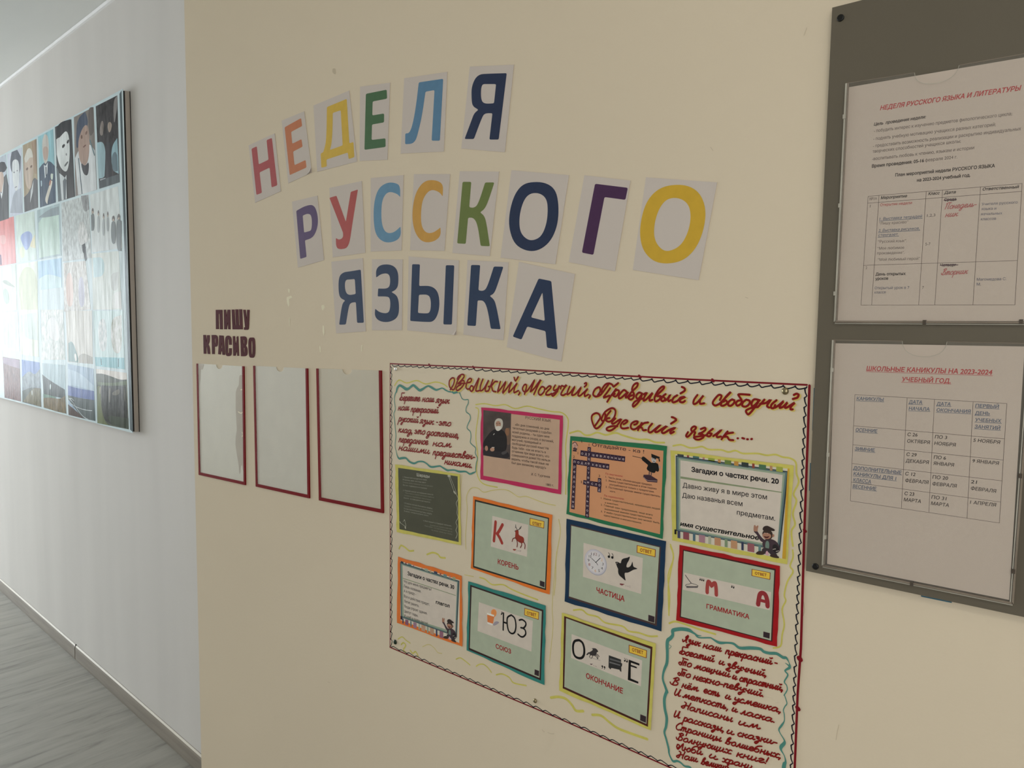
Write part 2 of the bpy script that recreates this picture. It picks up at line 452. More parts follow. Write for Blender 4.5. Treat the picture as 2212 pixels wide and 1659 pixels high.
# floor: pale wood-look sheet, grain running across the corridor
mf = bpy.data.materials.new('wood_look_floor'); mf.use_nodes = True
nt = mf.node_tree; L = nt.links.new; b = nt.nodes['Principled BSDF']
tc = nt.nodes.new('ShaderNodeTexCoord'); mp = nt.nodes.new('ShaderNodeMapping'); mp.inputs['Rotation'].default_value = (0, 0, math.radians(24))
mp.inputs['Scale'].default_value = (24, 3.0, 1)
nz = nt.nodes.new('ShaderNodeTexNoise'); nz.inputs['Scale'].default_value = 1; nz.inputs['Detail'].default_value = 8; nz.inputs['Roughness'].default_value = 0.62; nz.inputs['Distortion'].default_value = 0.6
rp = nt.nodes.new('ShaderNodeValToRGB')
def clin(r, g, b_, k=1.0): return (lin(r) / EXPO * k, lin(g) / EXPO * k, lin(b_) / EXPO * k, 1)
rp.color_ramp.elements[0].position = 0.33; rp.color_ramp.elements[0].color = clin(108, 106, 100)
rp.color_ramp.elements[1].position = 0.62; rp.color_ramp.elements[1].color = clin(138, 136, 129)
e = rp.color_ramp.elements.new(0.45); e.color = clin(129, 127, 120)
L(tc.outputs['Object'], mp.inputs[0]); L(mp.outputs[0], nz.inputs['Vector']); L(nz.outputs[0], rp.inputs[0]); L(rp.outputs[0], b.inputs['Base Color'])
b.inputs['Roughness'].default_value = 0.42; b.inputs['Specular IOR Level'].default_value = 0.4
floor = props(boxw('floor', (-9.1, -2.0, -0.08), (2.6, 1.75, 0.0), mf), kind='structure')
ceiling = props(boxw('ceiling', (-9.1, -2.0, ZC), (2.6, 1.75, ZC + 0.1), m_ceil), kind='structure')
# far end wall and the wall behind the photographer, each with a window opening, the rear one added
def wall_with_opening(name, axis, pos, th, a0, a1, oa0, oa1, z0, z1):
    def bx(lo_a, hi_a, lo_z, hi_z):
        if axis == 'x': lo, hi = (pos, lo_a, lo_z), (pos + th, hi_a, hi_z)
        else: lo, hi = (lo_a, pos, lo_z), (hi_a, pos + th, hi_z)
        x0, y0, zz0 = lo; x1, y1, zz1 = hi
        return ([(x0, y0, zz0), (x1, y0, zz0), (x1, y1, zz0), (x0, y1, zz0), (x0, y0, zz1), (x1, y0, zz1), (x1, y1, zz1), (x0, y1, zz1)],
                [(0, 3, 2, 1), (4, 5, 6, 7), (0, 1, 5, 4), (1, 2, 6, 5), (2, 3, 7, 6), (3, 0, 4, 7)])
    vs, fs = [], []
    for q in ((a0, oa0, 0, ZC), (oa1, a1, 0, ZC), (oa0, oa1, 0, z0), (oa0, oa1, z1, ZC)):
        v, f = bx(*q); n = len(vs); vs += v; fs += [[i + n for i in g] for g in f]
    return props(link(name, vs, fs, [m_white], []), kind='structure')
wall_with_opening('wall_end', 'x', -9.1, 0.1, -2.0, 1.75, -1.85, 0.95, 0.67, 2.37)
wall_with_opening('wall_rear', 'y', -2.0, 0.1, -9.0, 2.5, 0.05, 2.05, 0.95, 2.3)
props(boxw('wall_side', (2.5, -2.0, 0), (2.6, D, ZC), m_white), kind='structure')
m_pvc = mat('white_window_plastic', (215, 216, 214), rough=0.4, var=0.01)
def window(name, axis, pos, a0, a1, z0, z1, mull):
    root = empty(name, ((pos, (a0 + a1) / 2, z0) if axis == 'x' else ((a0 + a1) / 2, pos, z0)), None, None)
    root['kind'] = 'structure'
    def bar(n, p0, p1, q0, q1):
        t = 0.025
        if axis == 'x': boxw(n, (pos - t, p0, q0), (pos + t, p1, q1), m_pvc, root)
        else: boxw(n, (p0, pos - t, q0), (p1, pos + t, q1), m_pvc, root)
    w = 0.06
    bar('window_frame', a0, a1, z0, z0 + w); bar('window_frame', a0, a1, z1 - w, z1)
    bar('window_frame', a0, a0 + w, z0 + w, z1 - w); bar('window_frame', a1 - w, a1, z0 + w, z1 - w)
    for c in mull: bar('window_mullion', c - w / 2, c + w / 2, z0 + w, z1 - w)
window('window_1', 'x', -9.03, -1.85, 0.95, 0.67, 2.37, (-0.92, 0.02))
window('added_window_2', 'y', -1.93, 0.05, 2.05, 0.95, 2.3, (1.05,))  # unseen window, added for soft light on the near wall
# unseen lamp body, added to go with the ceiling light
lampo = empty('added_ceiling_lamp', (0.9, -0.35, ZC), 'white rectangular ceiling lamp over the corridor, behind the photographer', 'lamp')
boxw('lamp_housing', (0.42, -0.53, ZC - 0.05), (1.38, -0.17, ZC), m_pvc, lampo)

# baseboard along the corridor wall: two lengths with a dark joint
mb = mat('grey_wood_baseboard', (116, 109, 99), rough=0.45, spec=0.4, var=0.16, scale=(3, 3, 45), k=1.0)
mbt = mat('baseboard_top_highlight', (178, 172, 160), rough=0.3, spec=0.5, var=0.04)  # lighter colour paints the highlight along the rounded top
mdark = mat('dark_gap', (32, 30, 28), rough=0.9, var=0.05)
def baseboard(name, x0, x1):
    prof = [(0.0, 0.0), (0.007, 0.0), (0.0085, 0.010), (0.0075, 0.052), (0.0058, 0.060), (0.0022, 0.066), (0.0, 0.067)]
    vs = [w_far(x, z, d) for x in (x0, x1) for d, z in prof]; n = len(prof)
    fs = [(i, i + n, (i + 1) % n + n, (i + 1) % n) for i in range(n)] + [list(range(n)), list(range(2 * n - 1, n - 1, -1))]
    fm = [0] * (n + 2); fm[4] = 1
    return props(link(name, vs, fs, [mb, mbt], fm), kind='structure')
xj = far(166, 1410)[0]
baseboard('baseboard_left', -8.9, xj - 0.004)
bb = baseboard('baseboard_left', xj + 0.004, XE - 0.002)
jt = slab_far('joint_strip', xj - 0.0035, xj + 0.0035, 0.0, 0.0685, 0.0005, 0.0045, mdark, bb)
# painted bead where the corridor wall meets the ceiling
m_bead = mat('ceiling_bead_paint', (208, 209, 206), rough=0.6, var=0.02)
vs = [w_far(x, z, d) for x in (-8.95, XE - 0.002) for d, z in ((0.0, ZC - 0.011), (0.007, ZC - 0.009), (0.011, ZC - 0.001), (0.0, ZC - 0.001))]
props(link('trim_1', vs, [(0, 4, 5, 1), (1, 5, 6, 2), (2, 6, 7, 3), (3, 7, 4, 0), (0, 1, 2, 3), (7, 6, 5, 4)], [m_bead], []), kind='structure')

# small chips, glue marks and scuffs of the cream wall
m_chip = mat('bare_plaster', (203, 195, 172), rough=0.9)
m_scuff = mat('scuff_grey', (170, 158, 136), rough=0.9)
a = Acc(NEAR, (400, 640, 3.317), 0.0003)
chips = [[(728, 5), (760, -5), (768, 10), (745, 20), (748, 60), (740, 78), (730, 50), (726, 20)], [(975, 65), (995, 60), (1000, 80), (985, 105), (978, 90)],
         [(985, 205), (996, 215), (1000, 262), (992, 285), (984, 250)], [(962, 350), (970, 360), (972, 400), (964, 402)], [(744, 150), (750, 150), (750, 215), (745, 215)],
         [(1262, 350), (1270, 345), (1268, 400), (1262, 395)], [(735, -55), (752, -50), (748, -22), (738, -28)]]
for q in chips: a.shape([q], m_chip, r=6)
a.c = (520, 120, 3.568)
a.shape([[(708, 100), (728, 98), (732, 142), (722, 145), (706, 128)]], m_scuff, r=6)
a.c = PX
for q in ([(1171, 1576), (1174, 1580), (1176, 1581)], [(1183, 1582), (1190, 1585), (1197, 1585)], [(1812, 1566), (1808, 1585), (1806, 1598)], [(1736, 1300), (1738, 1318), (1735, 1330)],
          [(1535, 318), (1540, 325)], [(708, 1473), (713, 1475)], [(1610, 642), (1616, 644)], [(1743, 60), (1737, 76)]):
    a.ribbon(q, 0.0008, m_scuff)
props(a.build('wall_mark', wall_right), kind='stuff')

# ================================================================== PHOTO BOARD ON THE CORRIDOR WALL
BD = 0.0265
def fz(px, py, d=BD): return far(px, py, d)
xr = (fz(263, 193)[0] + fz(288, 936)[0]) / 2
zt = fz(263, 193)[1]; zb = fz(288, 936)[1]
x0b = -5.35
m_side = mat('raw_board_edge', (160, 152, 144), rough=0.7, var=0.05, scale=(40, 40, 8))
m_core_shadow = mat('black_core_and_shadow', (28, 25, 26), rough=0.6)  # black of the core and of the painted contact shadow
m_face = mat('board_print_ground', (178, 192, 196), rough=0.42, spec=0.9, var=0.03, scale=(3, 3, 3), coat=0.0)
pb = empty('photo_board', w_far((x0b + xr) / 2, zb, 0), 'large glossy panel of school photographs hung on the white corridor wall', 'display board')
slab_far('board_frame', x0b, xr - 0.003, zb + 0.003, zt - 0.003, 0.0022, BD - 0.0085, m_side, pb)
slab_far('board_back_edge', x0b, xr - 0.001, zb + 0.002, zt - 0.002, 0.0002, 0.0022, m_core_shadow, pb)  # black strip standing in for the contact shadow at the wall
slab_far('board_core', x0b, xr - 0.0035, zb + 0.0045, zt - 0.0045, BD - 0.0085, BD - 0.0018, m_core_shadow, pb)
face = slab_far('board_face', x0b, xr, zb, zt, BD - 0.0018, BD, m_face, pb)
# glossy foil: its waves smear the reflection of the far window
def gloss(m, rough=0.30, spec=0.014, strength=0.3):
    nt = m.node_tree; b = nt.nodes['Principled BSDF']
    b.inputs['Roughness'].default_value = rough; b.inputs['Specular IOR Level'].default_value = spec
    if any(n.type == 'BUMP' for n in nt.nodes): return m
    tc = nt.nodes.new('ShaderNodeTexCoord'); mp = nt.nodes.new('ShaderNodeMapping'); mp.inputs['Scale'].default_value = (14, 14, 3.0); mp.inputs['Rotation'].default_value = (0, 0.5, 0)
    nz = nt.nodes.new('ShaderNodeTexNoise'); nz.inputs['Scale'].default_value = 1; nz.inputs['Detail'].default_value = 5
    bp = nt.nodes.new('ShaderNodeBump'); bp.inputs['Strength'].default_value = strength; bp.inputs['Distance'].default_value = 0.02
    nt.links.new(tc.outputs['Object'], mp.inputs[0]); nt.links.new(mp.outputs[0], nz.inputs['Vector']); nt.links.new(nz.outputs[0], bp.inputs['Height']); nt.links.new(bp.outputs[0], b.inputs['Normal'])
    return m
gloss(m_face)
def fi(r, g, b, var=0.16): return gloss(mat('photo_%d_%d_%d' % (r, g, b), (r, g, b), var=var, scale=(25, 25, 8)))
def speck(r, g, b): return gloss(mat('photo_speckle_%d_%d_%d' % (r, g, b), (r, g, b), var=0.32, scale=(60, 60, 40), detail=6))
CE, CF, CG = (0, 190, 5.924), (0, 700, 6.635), (0, 500, 3.317)
def edge_sharp(loop, q, lim):
    out = []
    for p in loop:
        dm = min(abs((q[(i + 1) % 4][0] - q[i][0]) * (q[i][1] - p[1]) - (q[i][0] - p[0]) * (q[(i + 1) % 4][1] - q[i][1])) / math.hypot(q[(i + 1) % 4][0] - q[i][0], q[(i + 1) % 4][1] - q[i][1]) for i in range(4))
        out.append(p[:2] if dm < lim else p)
    return out
def tile(crop, q, base, items=()):
    items = [(edge_sharp(it[0], q, 8 * crop[2] / 2.2),) + tuple(it[1:]) for it in items]
    a = Acc(FAR, crop, BD + 0.0004, 4e-5)
    a.quad(q, base, thick=0.0003)
    for it in items:
        a.shape([it[0]], it[1], r=it[2] if len(it) > 2 else None)
    return a.build('photograph', pb)
def S(*p): return [(x, y, 1) for x, y in p]
# top row of portraits, right to left
tile(CE, [(1225, 235), (1500, 95), (1530, 1205), (1270, 1290)], speck(62, 60, 62), [
    (S((1240, 700), (1330, 680), (1360, 900), (1350, 1150), (1262, 1160)), fi(140, 165, 172)), (S((1420, 760), (1500, 640), (1515, 900), (1520, 1100), (1430, 1050)), fi(132, 160, 168)),
    (S((1345, 700), (1420, 680), (1430, 1000), (1425, 1240), (1330, 1265), (1350, 900)), fi(62, 62, 66)), (S((1425, 880), (1470, 800), (1500, 860), (1510, 1060), (1440, 1080)), fi(96, 112, 120)),
    (S((1450, 160), (1500, 95), (1498, 250), (1470, 450), (1455, 430)), fi(128, 125, 124)), ([(1280, 1170), (1350, 1150), (1352, 1165), (1282, 1188)], fi(160, 165, 170)),
    (S((1270, 600), (1290, 420), (1330, 420), (1320, 620)), speck(120, 112, 108)), (S((1370, 480), (1400, 420), (1440, 470), (1400, 600)), speck(140, 128, 118)),
    (S((1270, 1190), (1400, 1140), (1528, 1100), (1530, 1205), (1400, 1250), (1270, 1290)), fi(82, 88, 92))])
tile(CE, [(945, 375), (1195, 245), (1240, 1300), (965, 1385)], fi(122, 116, 112), [
    (S((975, 640), (985, 400), (1090, 300), (1130, 420), (1110, 520), (1060, 500), (1000, 780), (975, 760)), fi(74, 82, 98), 1),
    (S((1130, 250), (1195, 245), (1200, 560), (1150, 640), (1130, 460)), fi(98, 92, 90)),
    (S((960, 900), (1010, 780), (1140, 700), (1215, 800), (1235, 1300), (1100, 1345), (1000, 1370)), fi(186, 190, 192)),
    (S((1005, 640), (1070, 480), (1125, 470), (1145, 640), (1140, 900), (1090, 1010), (1025, 960), (1000, 800)), fi(150, 130, 120)),
    (S((1030, 940), (1085, 1010), (1140, 930), (1135, 1080), (1110, 1130), (1060, 1090)), fi(70, 70, 74)),
    (S((1030, 620), (1050, 590), (1060, 640), (1040, 660)), fi(104, 84, 76)), (S((1090, 570), (1115, 540), (1118, 580), (1095, 610)), fi(104, 84, 76)), (S((1060, 750), (1100, 720), (1105, 735), (1065, 770)), fi(106, 82, 76)),
    ([(1000, 900), (1010, 895), (1055, 1355), (1045, 1358)], fi(70, 84, 92)), ([(1140, 660), (1155, 665), (1215, 860), (1205, 870)], fi(96, 118, 124))])
tile(CE, [(703, 500), (912, 400), (960, 1390), (745, 1455)], fi(66, 66, 68), [
    (S((720, 660), (800, 590), (850, 540), (885, 620), (895, 860), (870, 1050), (830, 1080), (760, 1000), (725, 850)), fi(188, 192, 192)),
    (S((705, 560), (760, 440), (900, 400), (905, 560), (850, 540), (800, 590), (740, 660)), fi(60, 60, 64)),
    (S((790, 740), (825, 710), (835, 740), (800, 780)), fi(56, 56, 58)), (S((850, 690), (880, 650), (885, 690), (860, 720)), fi(56, 56, 58)), (S((820, 990), (870, 930), (875, 955), (830, 1015)), fi(90, 92, 94)), (S((835, 860), (850, 820), (862, 870)), fi(120, 122, 124)),
    ([(760, 1090), (800, 1120), (830, 1150), (850, 1110), (855, 1415), (790, 1440)], fi(178, 184, 186)), ([(805, 1190), (830, 1150), (850, 1180), (840, 1420), (815, 1428)], fi(92, 98, 104)),
    (S((720, 1000), (760, 1080), (790, 1440), (745, 1455)), fi(92, 100, 104))])
tile(CE, [(487, 625), (680, 525), (715, 1465), (513, 1530)], fi(132, 170, 178), [
    (S((500, 1030), (560, 950), (640, 930), (700, 1000), (715, 1465), (513, 1530)), fi(70, 82, 98)),
    (S((535, 680), (570, 590), (610, 600), (628, 740), (615, 920), (580, 990), (548, 900)), fi(176, 172, 166)), (S((548, 760), (600, 740), (622, 800), (612, 900), (580, 940), (552, 880)), fi(166, 148, 138)),
    ([(562, 985), (585, 1000), (612, 950), (605, 1090), (575, 1160)], fi(186, 192, 196)), ([(582, 1010), (594, 1010), (596, 1130), (584, 1130)], fi(50, 58, 72)),
    (S((650, 1180), (680, 1190), (620, 1400), (605, 1490), (572, 1440), (600, 1340)), fi(190, 186, 176)), (S((645, 1090), (680, 1100), (675, 1180), (650, 1170)), fi(180, 190, 180)), (S((640, 1170), (660, 1180), (640, 1260), (622, 1240)), fi(150, 112, 100)),
    (S((520, 1190), (538, 1180), (538, 1260), (524, 1260)), fi(150, 168, 178))])
tile(CE, [(290, 735), (465, 650), (487, 1530), (313, 1590)], fi(150, 138, 118), [
    (S((305, 1400), (380, 1330), (430, 1130), (480, 1180), (487, 1530), (313, 1590)), fi(92, 92, 96)),
    (S((310, 900), (370, 780), (430, 860), (425, 1150), (390, 1320), (330, 1250), (305, 1050)), fi(172, 158, 146)), (S((310, 900), (350, 770), (400, 770), (430, 900), (380, 880), (330, 980)), fi(186, 184, 176)),
    (S((330, 1030), (360, 1010), (362, 1045), (335, 1060)), fi(120, 104, 96)), (S((385, 1000), (412, 980), (414, 1010), (390, 1030)), fi(120, 104, 96)), ([(395, 1310), (430, 1180), (420, 1330), (385, 1470)], fi(182, 186, 188)),
    (S((400, 700), (465, 660), (470, 1100), (430, 1100), (420, 800)), fi(142, 124, 108))])
tile(CE, [(90, 850), (275, 760), (290, 1600), (130, 1650)], fi(176, 182, 194), [
    (S((130, 1600), (170, 1330), (270, 1280), (290, 1600)), fi(152, 158, 168)), (S((125, 960), (150, 820), (220, 790), (268, 880), (262, 1040), (240, 1130), (150, 1100)), fi(92, 96, 106)),
    (S((150, 960), (180, 910), (235, 920), (252, 1040), (235, 1280), (200, 1340), (160, 1180)), fi(190, 196, 204)), (S((165, 1080), (188, 1065), (188, 1095)), fi(110, 114, 124)), (S((208, 1060), (225, 1045), (226, 1072)), fi(110, 114, 124)), (S((185, 1270), (220, 1250), (215, 1272), (190, 1285)), fi(140, 140, 150))])
tile(CE, [(-70, 925), (75, 850), (112, 1670), (-70, 1730)], fi(160, 168, 178), [
    (S((-60, 1300), (20, 1180), (80, 1100), (108, 1250), (112, 1670), (-70, 1730)), fi(82, 84, 88)), (S((-40, 1030), (0, 940), (60, 950), (90, 1020), (60, 1080), (0, 1080), (-40, 1100)), fi(66, 66, 72)),
    (S((-30, 1090), (40, 1060), (52, 1180), (30, 1330), (0, 1340), (-30, 1250)), fi(168, 150, 140)), ([(0, 1330), (20, 1350), (50, 1180), (35, 1340), (20, 1420)], fi(190, 194, 198))])
# second row
tile(CG, [(-12, -78), (98, -108), (115, 226), (-12, 250)], fi(196, 128, 128), [(S((0, 30), (40, 20), (45, 90), (5, 95)), fi(206, 150, 148)), (S((-5, 170), (10, 160), (14, 240), (-5, 240)), fi(96, 66, 90))])
tile(CG, [(112, -112), (245, -146), (262, 200), (126, 222)], fi(176, 190, 184), [(S((140, 30), (200, -10), (235, 20), (225, 80), (190, 150), (160, 90)), fi(132, 148, 186)), (S((135, 120), (175, 100), (180, 180), (150, 200)), fi(186, 194, 170)), (S((205, 110), (250, 20), (252, 120)), fi(190, 186, 158))])
tile(CG, [(265, -152), (425, -200), (442, 172), (272, 205)], fi(150, 168, 172), [(S((275, -60), (340, -150), (420, -120), (430, 160), (280, 190)), fi(168, 188, 180)), (S((275, -100), (350, -160), (420, -180), (424, -120), (330, -100)), fi(126, 138, 144))])
tile(CG, [(440, -205), (635, -262), (655, 190), (450, 215)], speck(168, 174, 174), [(S((580, -255), (630, -262), (640, -160), (600, -130)), speck(132, 134, 136)), (S((590, 60), (612, 80), (622, 200), (610, 220), (600, 160)), fi(40, 44, 44)),
    (S((582, 70), (596, 100), (606, 160), (590, 150)), fi(46, 50, 50)), (S((618, 90), (612, 150), (604, 175)), fi(44, 48, 48)), (S((612, 20), (622, 60), (612, 85), (604, 50)), fi(200, 206, 206)),
    (S((560, -60), (600, -80), (640, 60), (560, 120)), speck(182, 186, 184))])
def people():
    out = []
    for x, y, w, h in ((665, -155, 22, 150), (705, -140, 18, 150), (742, -118, 16, 150), (772, -130, 14, 130), (812, -100, 30, 190), (850, -110, 30, 250)):
        out += [(S((x - w * .35, y), (x, y - 18), (x + w * .35, y), (x + w * .3, y + 28), (x - w * .3, y + 28)), fi(104, 100, 100)), (S((x - w * .22, y + 10), (x + w * .22, y + 8), (x + w * .15, y + 32), (x - w * .15, y + 32)), fi(172, 160, 150)),
                (S((x - w * .6, y + 40), (x, y + 22), (x + w * .6, y + 36), (x + w * .6, y + h), (x - w * .5, y + h)), fi(112 if w > 20 else 150, 118 if w > 20 else 156, 120 if w > 20 else 158))]
    return out
tile(CG, [(645, -262), (845, -325), (876, 118), (660, 150)], fi(186, 192, 192), people())
# third row
tile(CG, [(-12, 262), (115, 235), (122, 562), (-12, 570)], fi(184, 194, 186), [(S((10, 360), (40, 340), (110, 400), (60, 390)), fi(140, 150, 140)), (S((20, 400), (60, 420), (70, 520), (30, 520)), fi(150, 166, 156))])
tile(CG, [(130, 235), (265, 212), (278, 900), (150, 880)], fi(190, 198, 184), [(S((135, 340), (170, 250), (240, 260), (268, 360), (270, 560), (150, 560)), fi(176, 182, 158)), (S((150, 600), (260, 580), (270, 780), (160, 760)), fi(178, 190, 184))])
tile(CG, [(272, 215), (440, 190), (442, 400), (282, 420)], fi(142, 174, 204), [(S((280, 340), (340, 300), (438, 330), (440, 400), (282, 420)), fi(168, 190, 196))])
tile(CG, [(455, 225), (612, 210), (650, 560), (460, 575)], speck(190, 186, 180), [(S((470, 300), (520, 290), (530, 540), (475, 540)), fi(196, 174, 166)), (S((560, 330), (600, 320), (610, 540), (565, 545)), fi(176, 176, 190))])
tile(CG, [(655, 160), (850, 140), (872, 560), (668, 560)], fi(188, 196, 190), [(S((665, 190), (745, 180), (750, 320), (672, 330)), fi(168, 190, 196)), (S((790, 300), (850, 290), (850, 420), (795, 430)), fi(176, 180, 176)), (S((800, 440), (868, 430), (870, 550), (805, 550)), fi(196, 206, 196))])
# fourth row
tile(CG, [(-12, 585), (128, 575), (140, 860), (-12, 850)], fi(182, 190, 208), [(S((20, 700), (60, 640), (110, 700), (120, 840), (30, 830)), fi(176, 188, 176))])
tile(CG, [(292, 560), (452, 560), (468, 920), (300, 920)], speck(188, 200, 194), [(S((330, 640), (390, 600), (430, 700), (420, 800), (350, 760)), fi(200, 212, 208))])
tile(CG, [(470, 570), (658, 565), (665, 950), (485, 935)], fi(188, 186, 180), [(S((490, 800), (520, 780), (560, 900), (562, 940), (490, 932)), fi(118, 142, 142)), (S((560, 890), (600, 870), (662, 900), (665, 950), (568, 942)), fi(150, 148, 140)), (S((530, 880), (545, 870), (552, 925), (540, 930)), fi(200, 196, 190))])
tile(CG, [(668, 570), (880, 568), (895, 990), (685, 965)], fi(178, 200, 200), [([(680, 900), (890, 905), (893, 988), (685, 963)], fi(128, 172, 180)), (S((700, 640), (760, 610), (770, 860), (710, 860)), speck(188, 206, 206)), (S((790, 620), (870, 600), (876, 880), (800, 870)), speck(190, 196, 184)), ([(722, 910), (727, 910), (730, 958), (725, 958)], fi(62, 82, 86)), ([(846, 912), (850, 912), (850, 972), (846, 972)], fi(62, 82, 86))])
# bottom row of landscapes
tile(CF, [(40, 470), (280, 510), (300, 1110), (65, 1055)], speck(98, 74, 70), [(S((45, 480), (160, 490), (280, 520), (282, 640), (150, 600), (48, 560)), fi(128, 112, 128))])
tile(CF, [(310, 510), (565, 550), (592, 1190), (322, 1120)], fi(98, 122, 168), [
    (S((318, 760), (420, 660), (500, 740), (570, 640), (585, 1180), (322, 1120)), speck(112, 124, 130)), (S((320, 960), (450, 900), (585, 930), (590, 1188), (322, 1118)), fi(66, 76, 68)),
    (S((330, 1110), (470, 910), (580, 920), (592, 1190)), speck(96, 92, 68)), (S((450, 960), (462, 940), (466, 1010), (456, 1030)), fi(168, 176, 176))])
tile(CF, [(605, 560), (930, 590), (952, 1290), (625, 1200)], fi(146, 166, 172), [
    (S((605, 720), (700, 800), (930, 940), (940, 1070), (625, 1010)), fi(52, 62, 60), 1), (S((710, 870), (735, 850), (728, 940), (714, 940)), fi(178, 192, 192)), (S((620, 1000), (760, 1030), (830, 1060), (700, 1080), (622, 1060)), fi(90, 118, 104)),
    (S((622, 1060), (720, 1050), (860, 1080), (935, 1020), (950, 1285), (800, 1250), (626, 1195)), speck(104, 92, 66))])
tile(CF, [(970, 570), (1340, 640), (1368, 1392), (982, 1302)], fi(140, 160, 178), [
    (S((972, 640), (1150, 700), (1340, 880), (1345, 960), (1150, 900), (975, 870)), fi(158, 176, 190)), (S((972, 880), (1100, 920), (1345, 960), (1352, 1090), (1150, 1060), (975, 1030)), fi(84, 100, 146)),
    (S((975, 1020), (1130, 1060), (1352, 1090), (1366, 1390), (1180, 1350), (978, 1080)), fi(74, 84, 84)), (S((975, 1150), (1100, 1250), (1200, 1355), (982, 1302)), fi(70, 56, 50))])
a = Acc(FAR, CF, BD + 0.0007)
for q in ([(985, 1060), (1050, 1130), (1120, 1240), (1200, 1330), (1270, 1370)], [(1000, 1130), (1100, 1190), (1220, 1230), (1320, 1240)], [(990, 1070), (1030, 1070), (1060, 1100)]): a.ribbon(q, 0.003, fi(168, 176, 178))
a.build('photograph_detail', pb)
tile(CF, [(1378, 640), (1815, 700), (1845, 1510), (1395, 1420)], fi(196, 190, 184), [
    (S((1380, 710), (1480, 710), (1620, 760), (1720, 800), (1815, 795), (1845, 1510), (1395, 1420)), fi(74, 80, 68), 1), (S((1440, 900), (1480, 860), (1800, 900), (1835, 1400), (1600, 1440), (1470, 1370)), speck(52, 54, 50)),
    (S((1395, 900), (1440, 860), (1450, 1200), (1500, 1400), (1560, 1450), (1395, 1420)), fi(96, 104, 72)), (S((1400, 830), (1600, 850), (1815, 810), (1816, 870), (1600, 890), (1400, 870)), fi(88, 100, 76)),
    (S((1420, 900), (1450, 890), (1440, 1010), (1425, 1000)), fi(132, 128, 112)), (S((1560, 910), (1590, 900), (1572, 1150), (1560, 1100)), fi(100, 98, 88)), (S((1600, 980), (1720, 920), (1720, 1010), (1620, 1030)), fi(96, 94, 84)), (S((1770, 860), (1790, 920), (1800, 1130), (1780, 1100)), fi(96, 96, 88)),
    (S((1520, 1300), (1700, 1330), (1840, 1350), (1842, 1500), (1600, 1440)), fi(58, 66, 54))])
# right-hand margin of the print, lilac at the foot
a = Acc(FAR, PX, BD + 0.0002)
a.quad([(258, 203), (262.3, 195), (287.3, 934), (281, 928)], fi(78, 88, 92))
a.build('print_margin', pb)

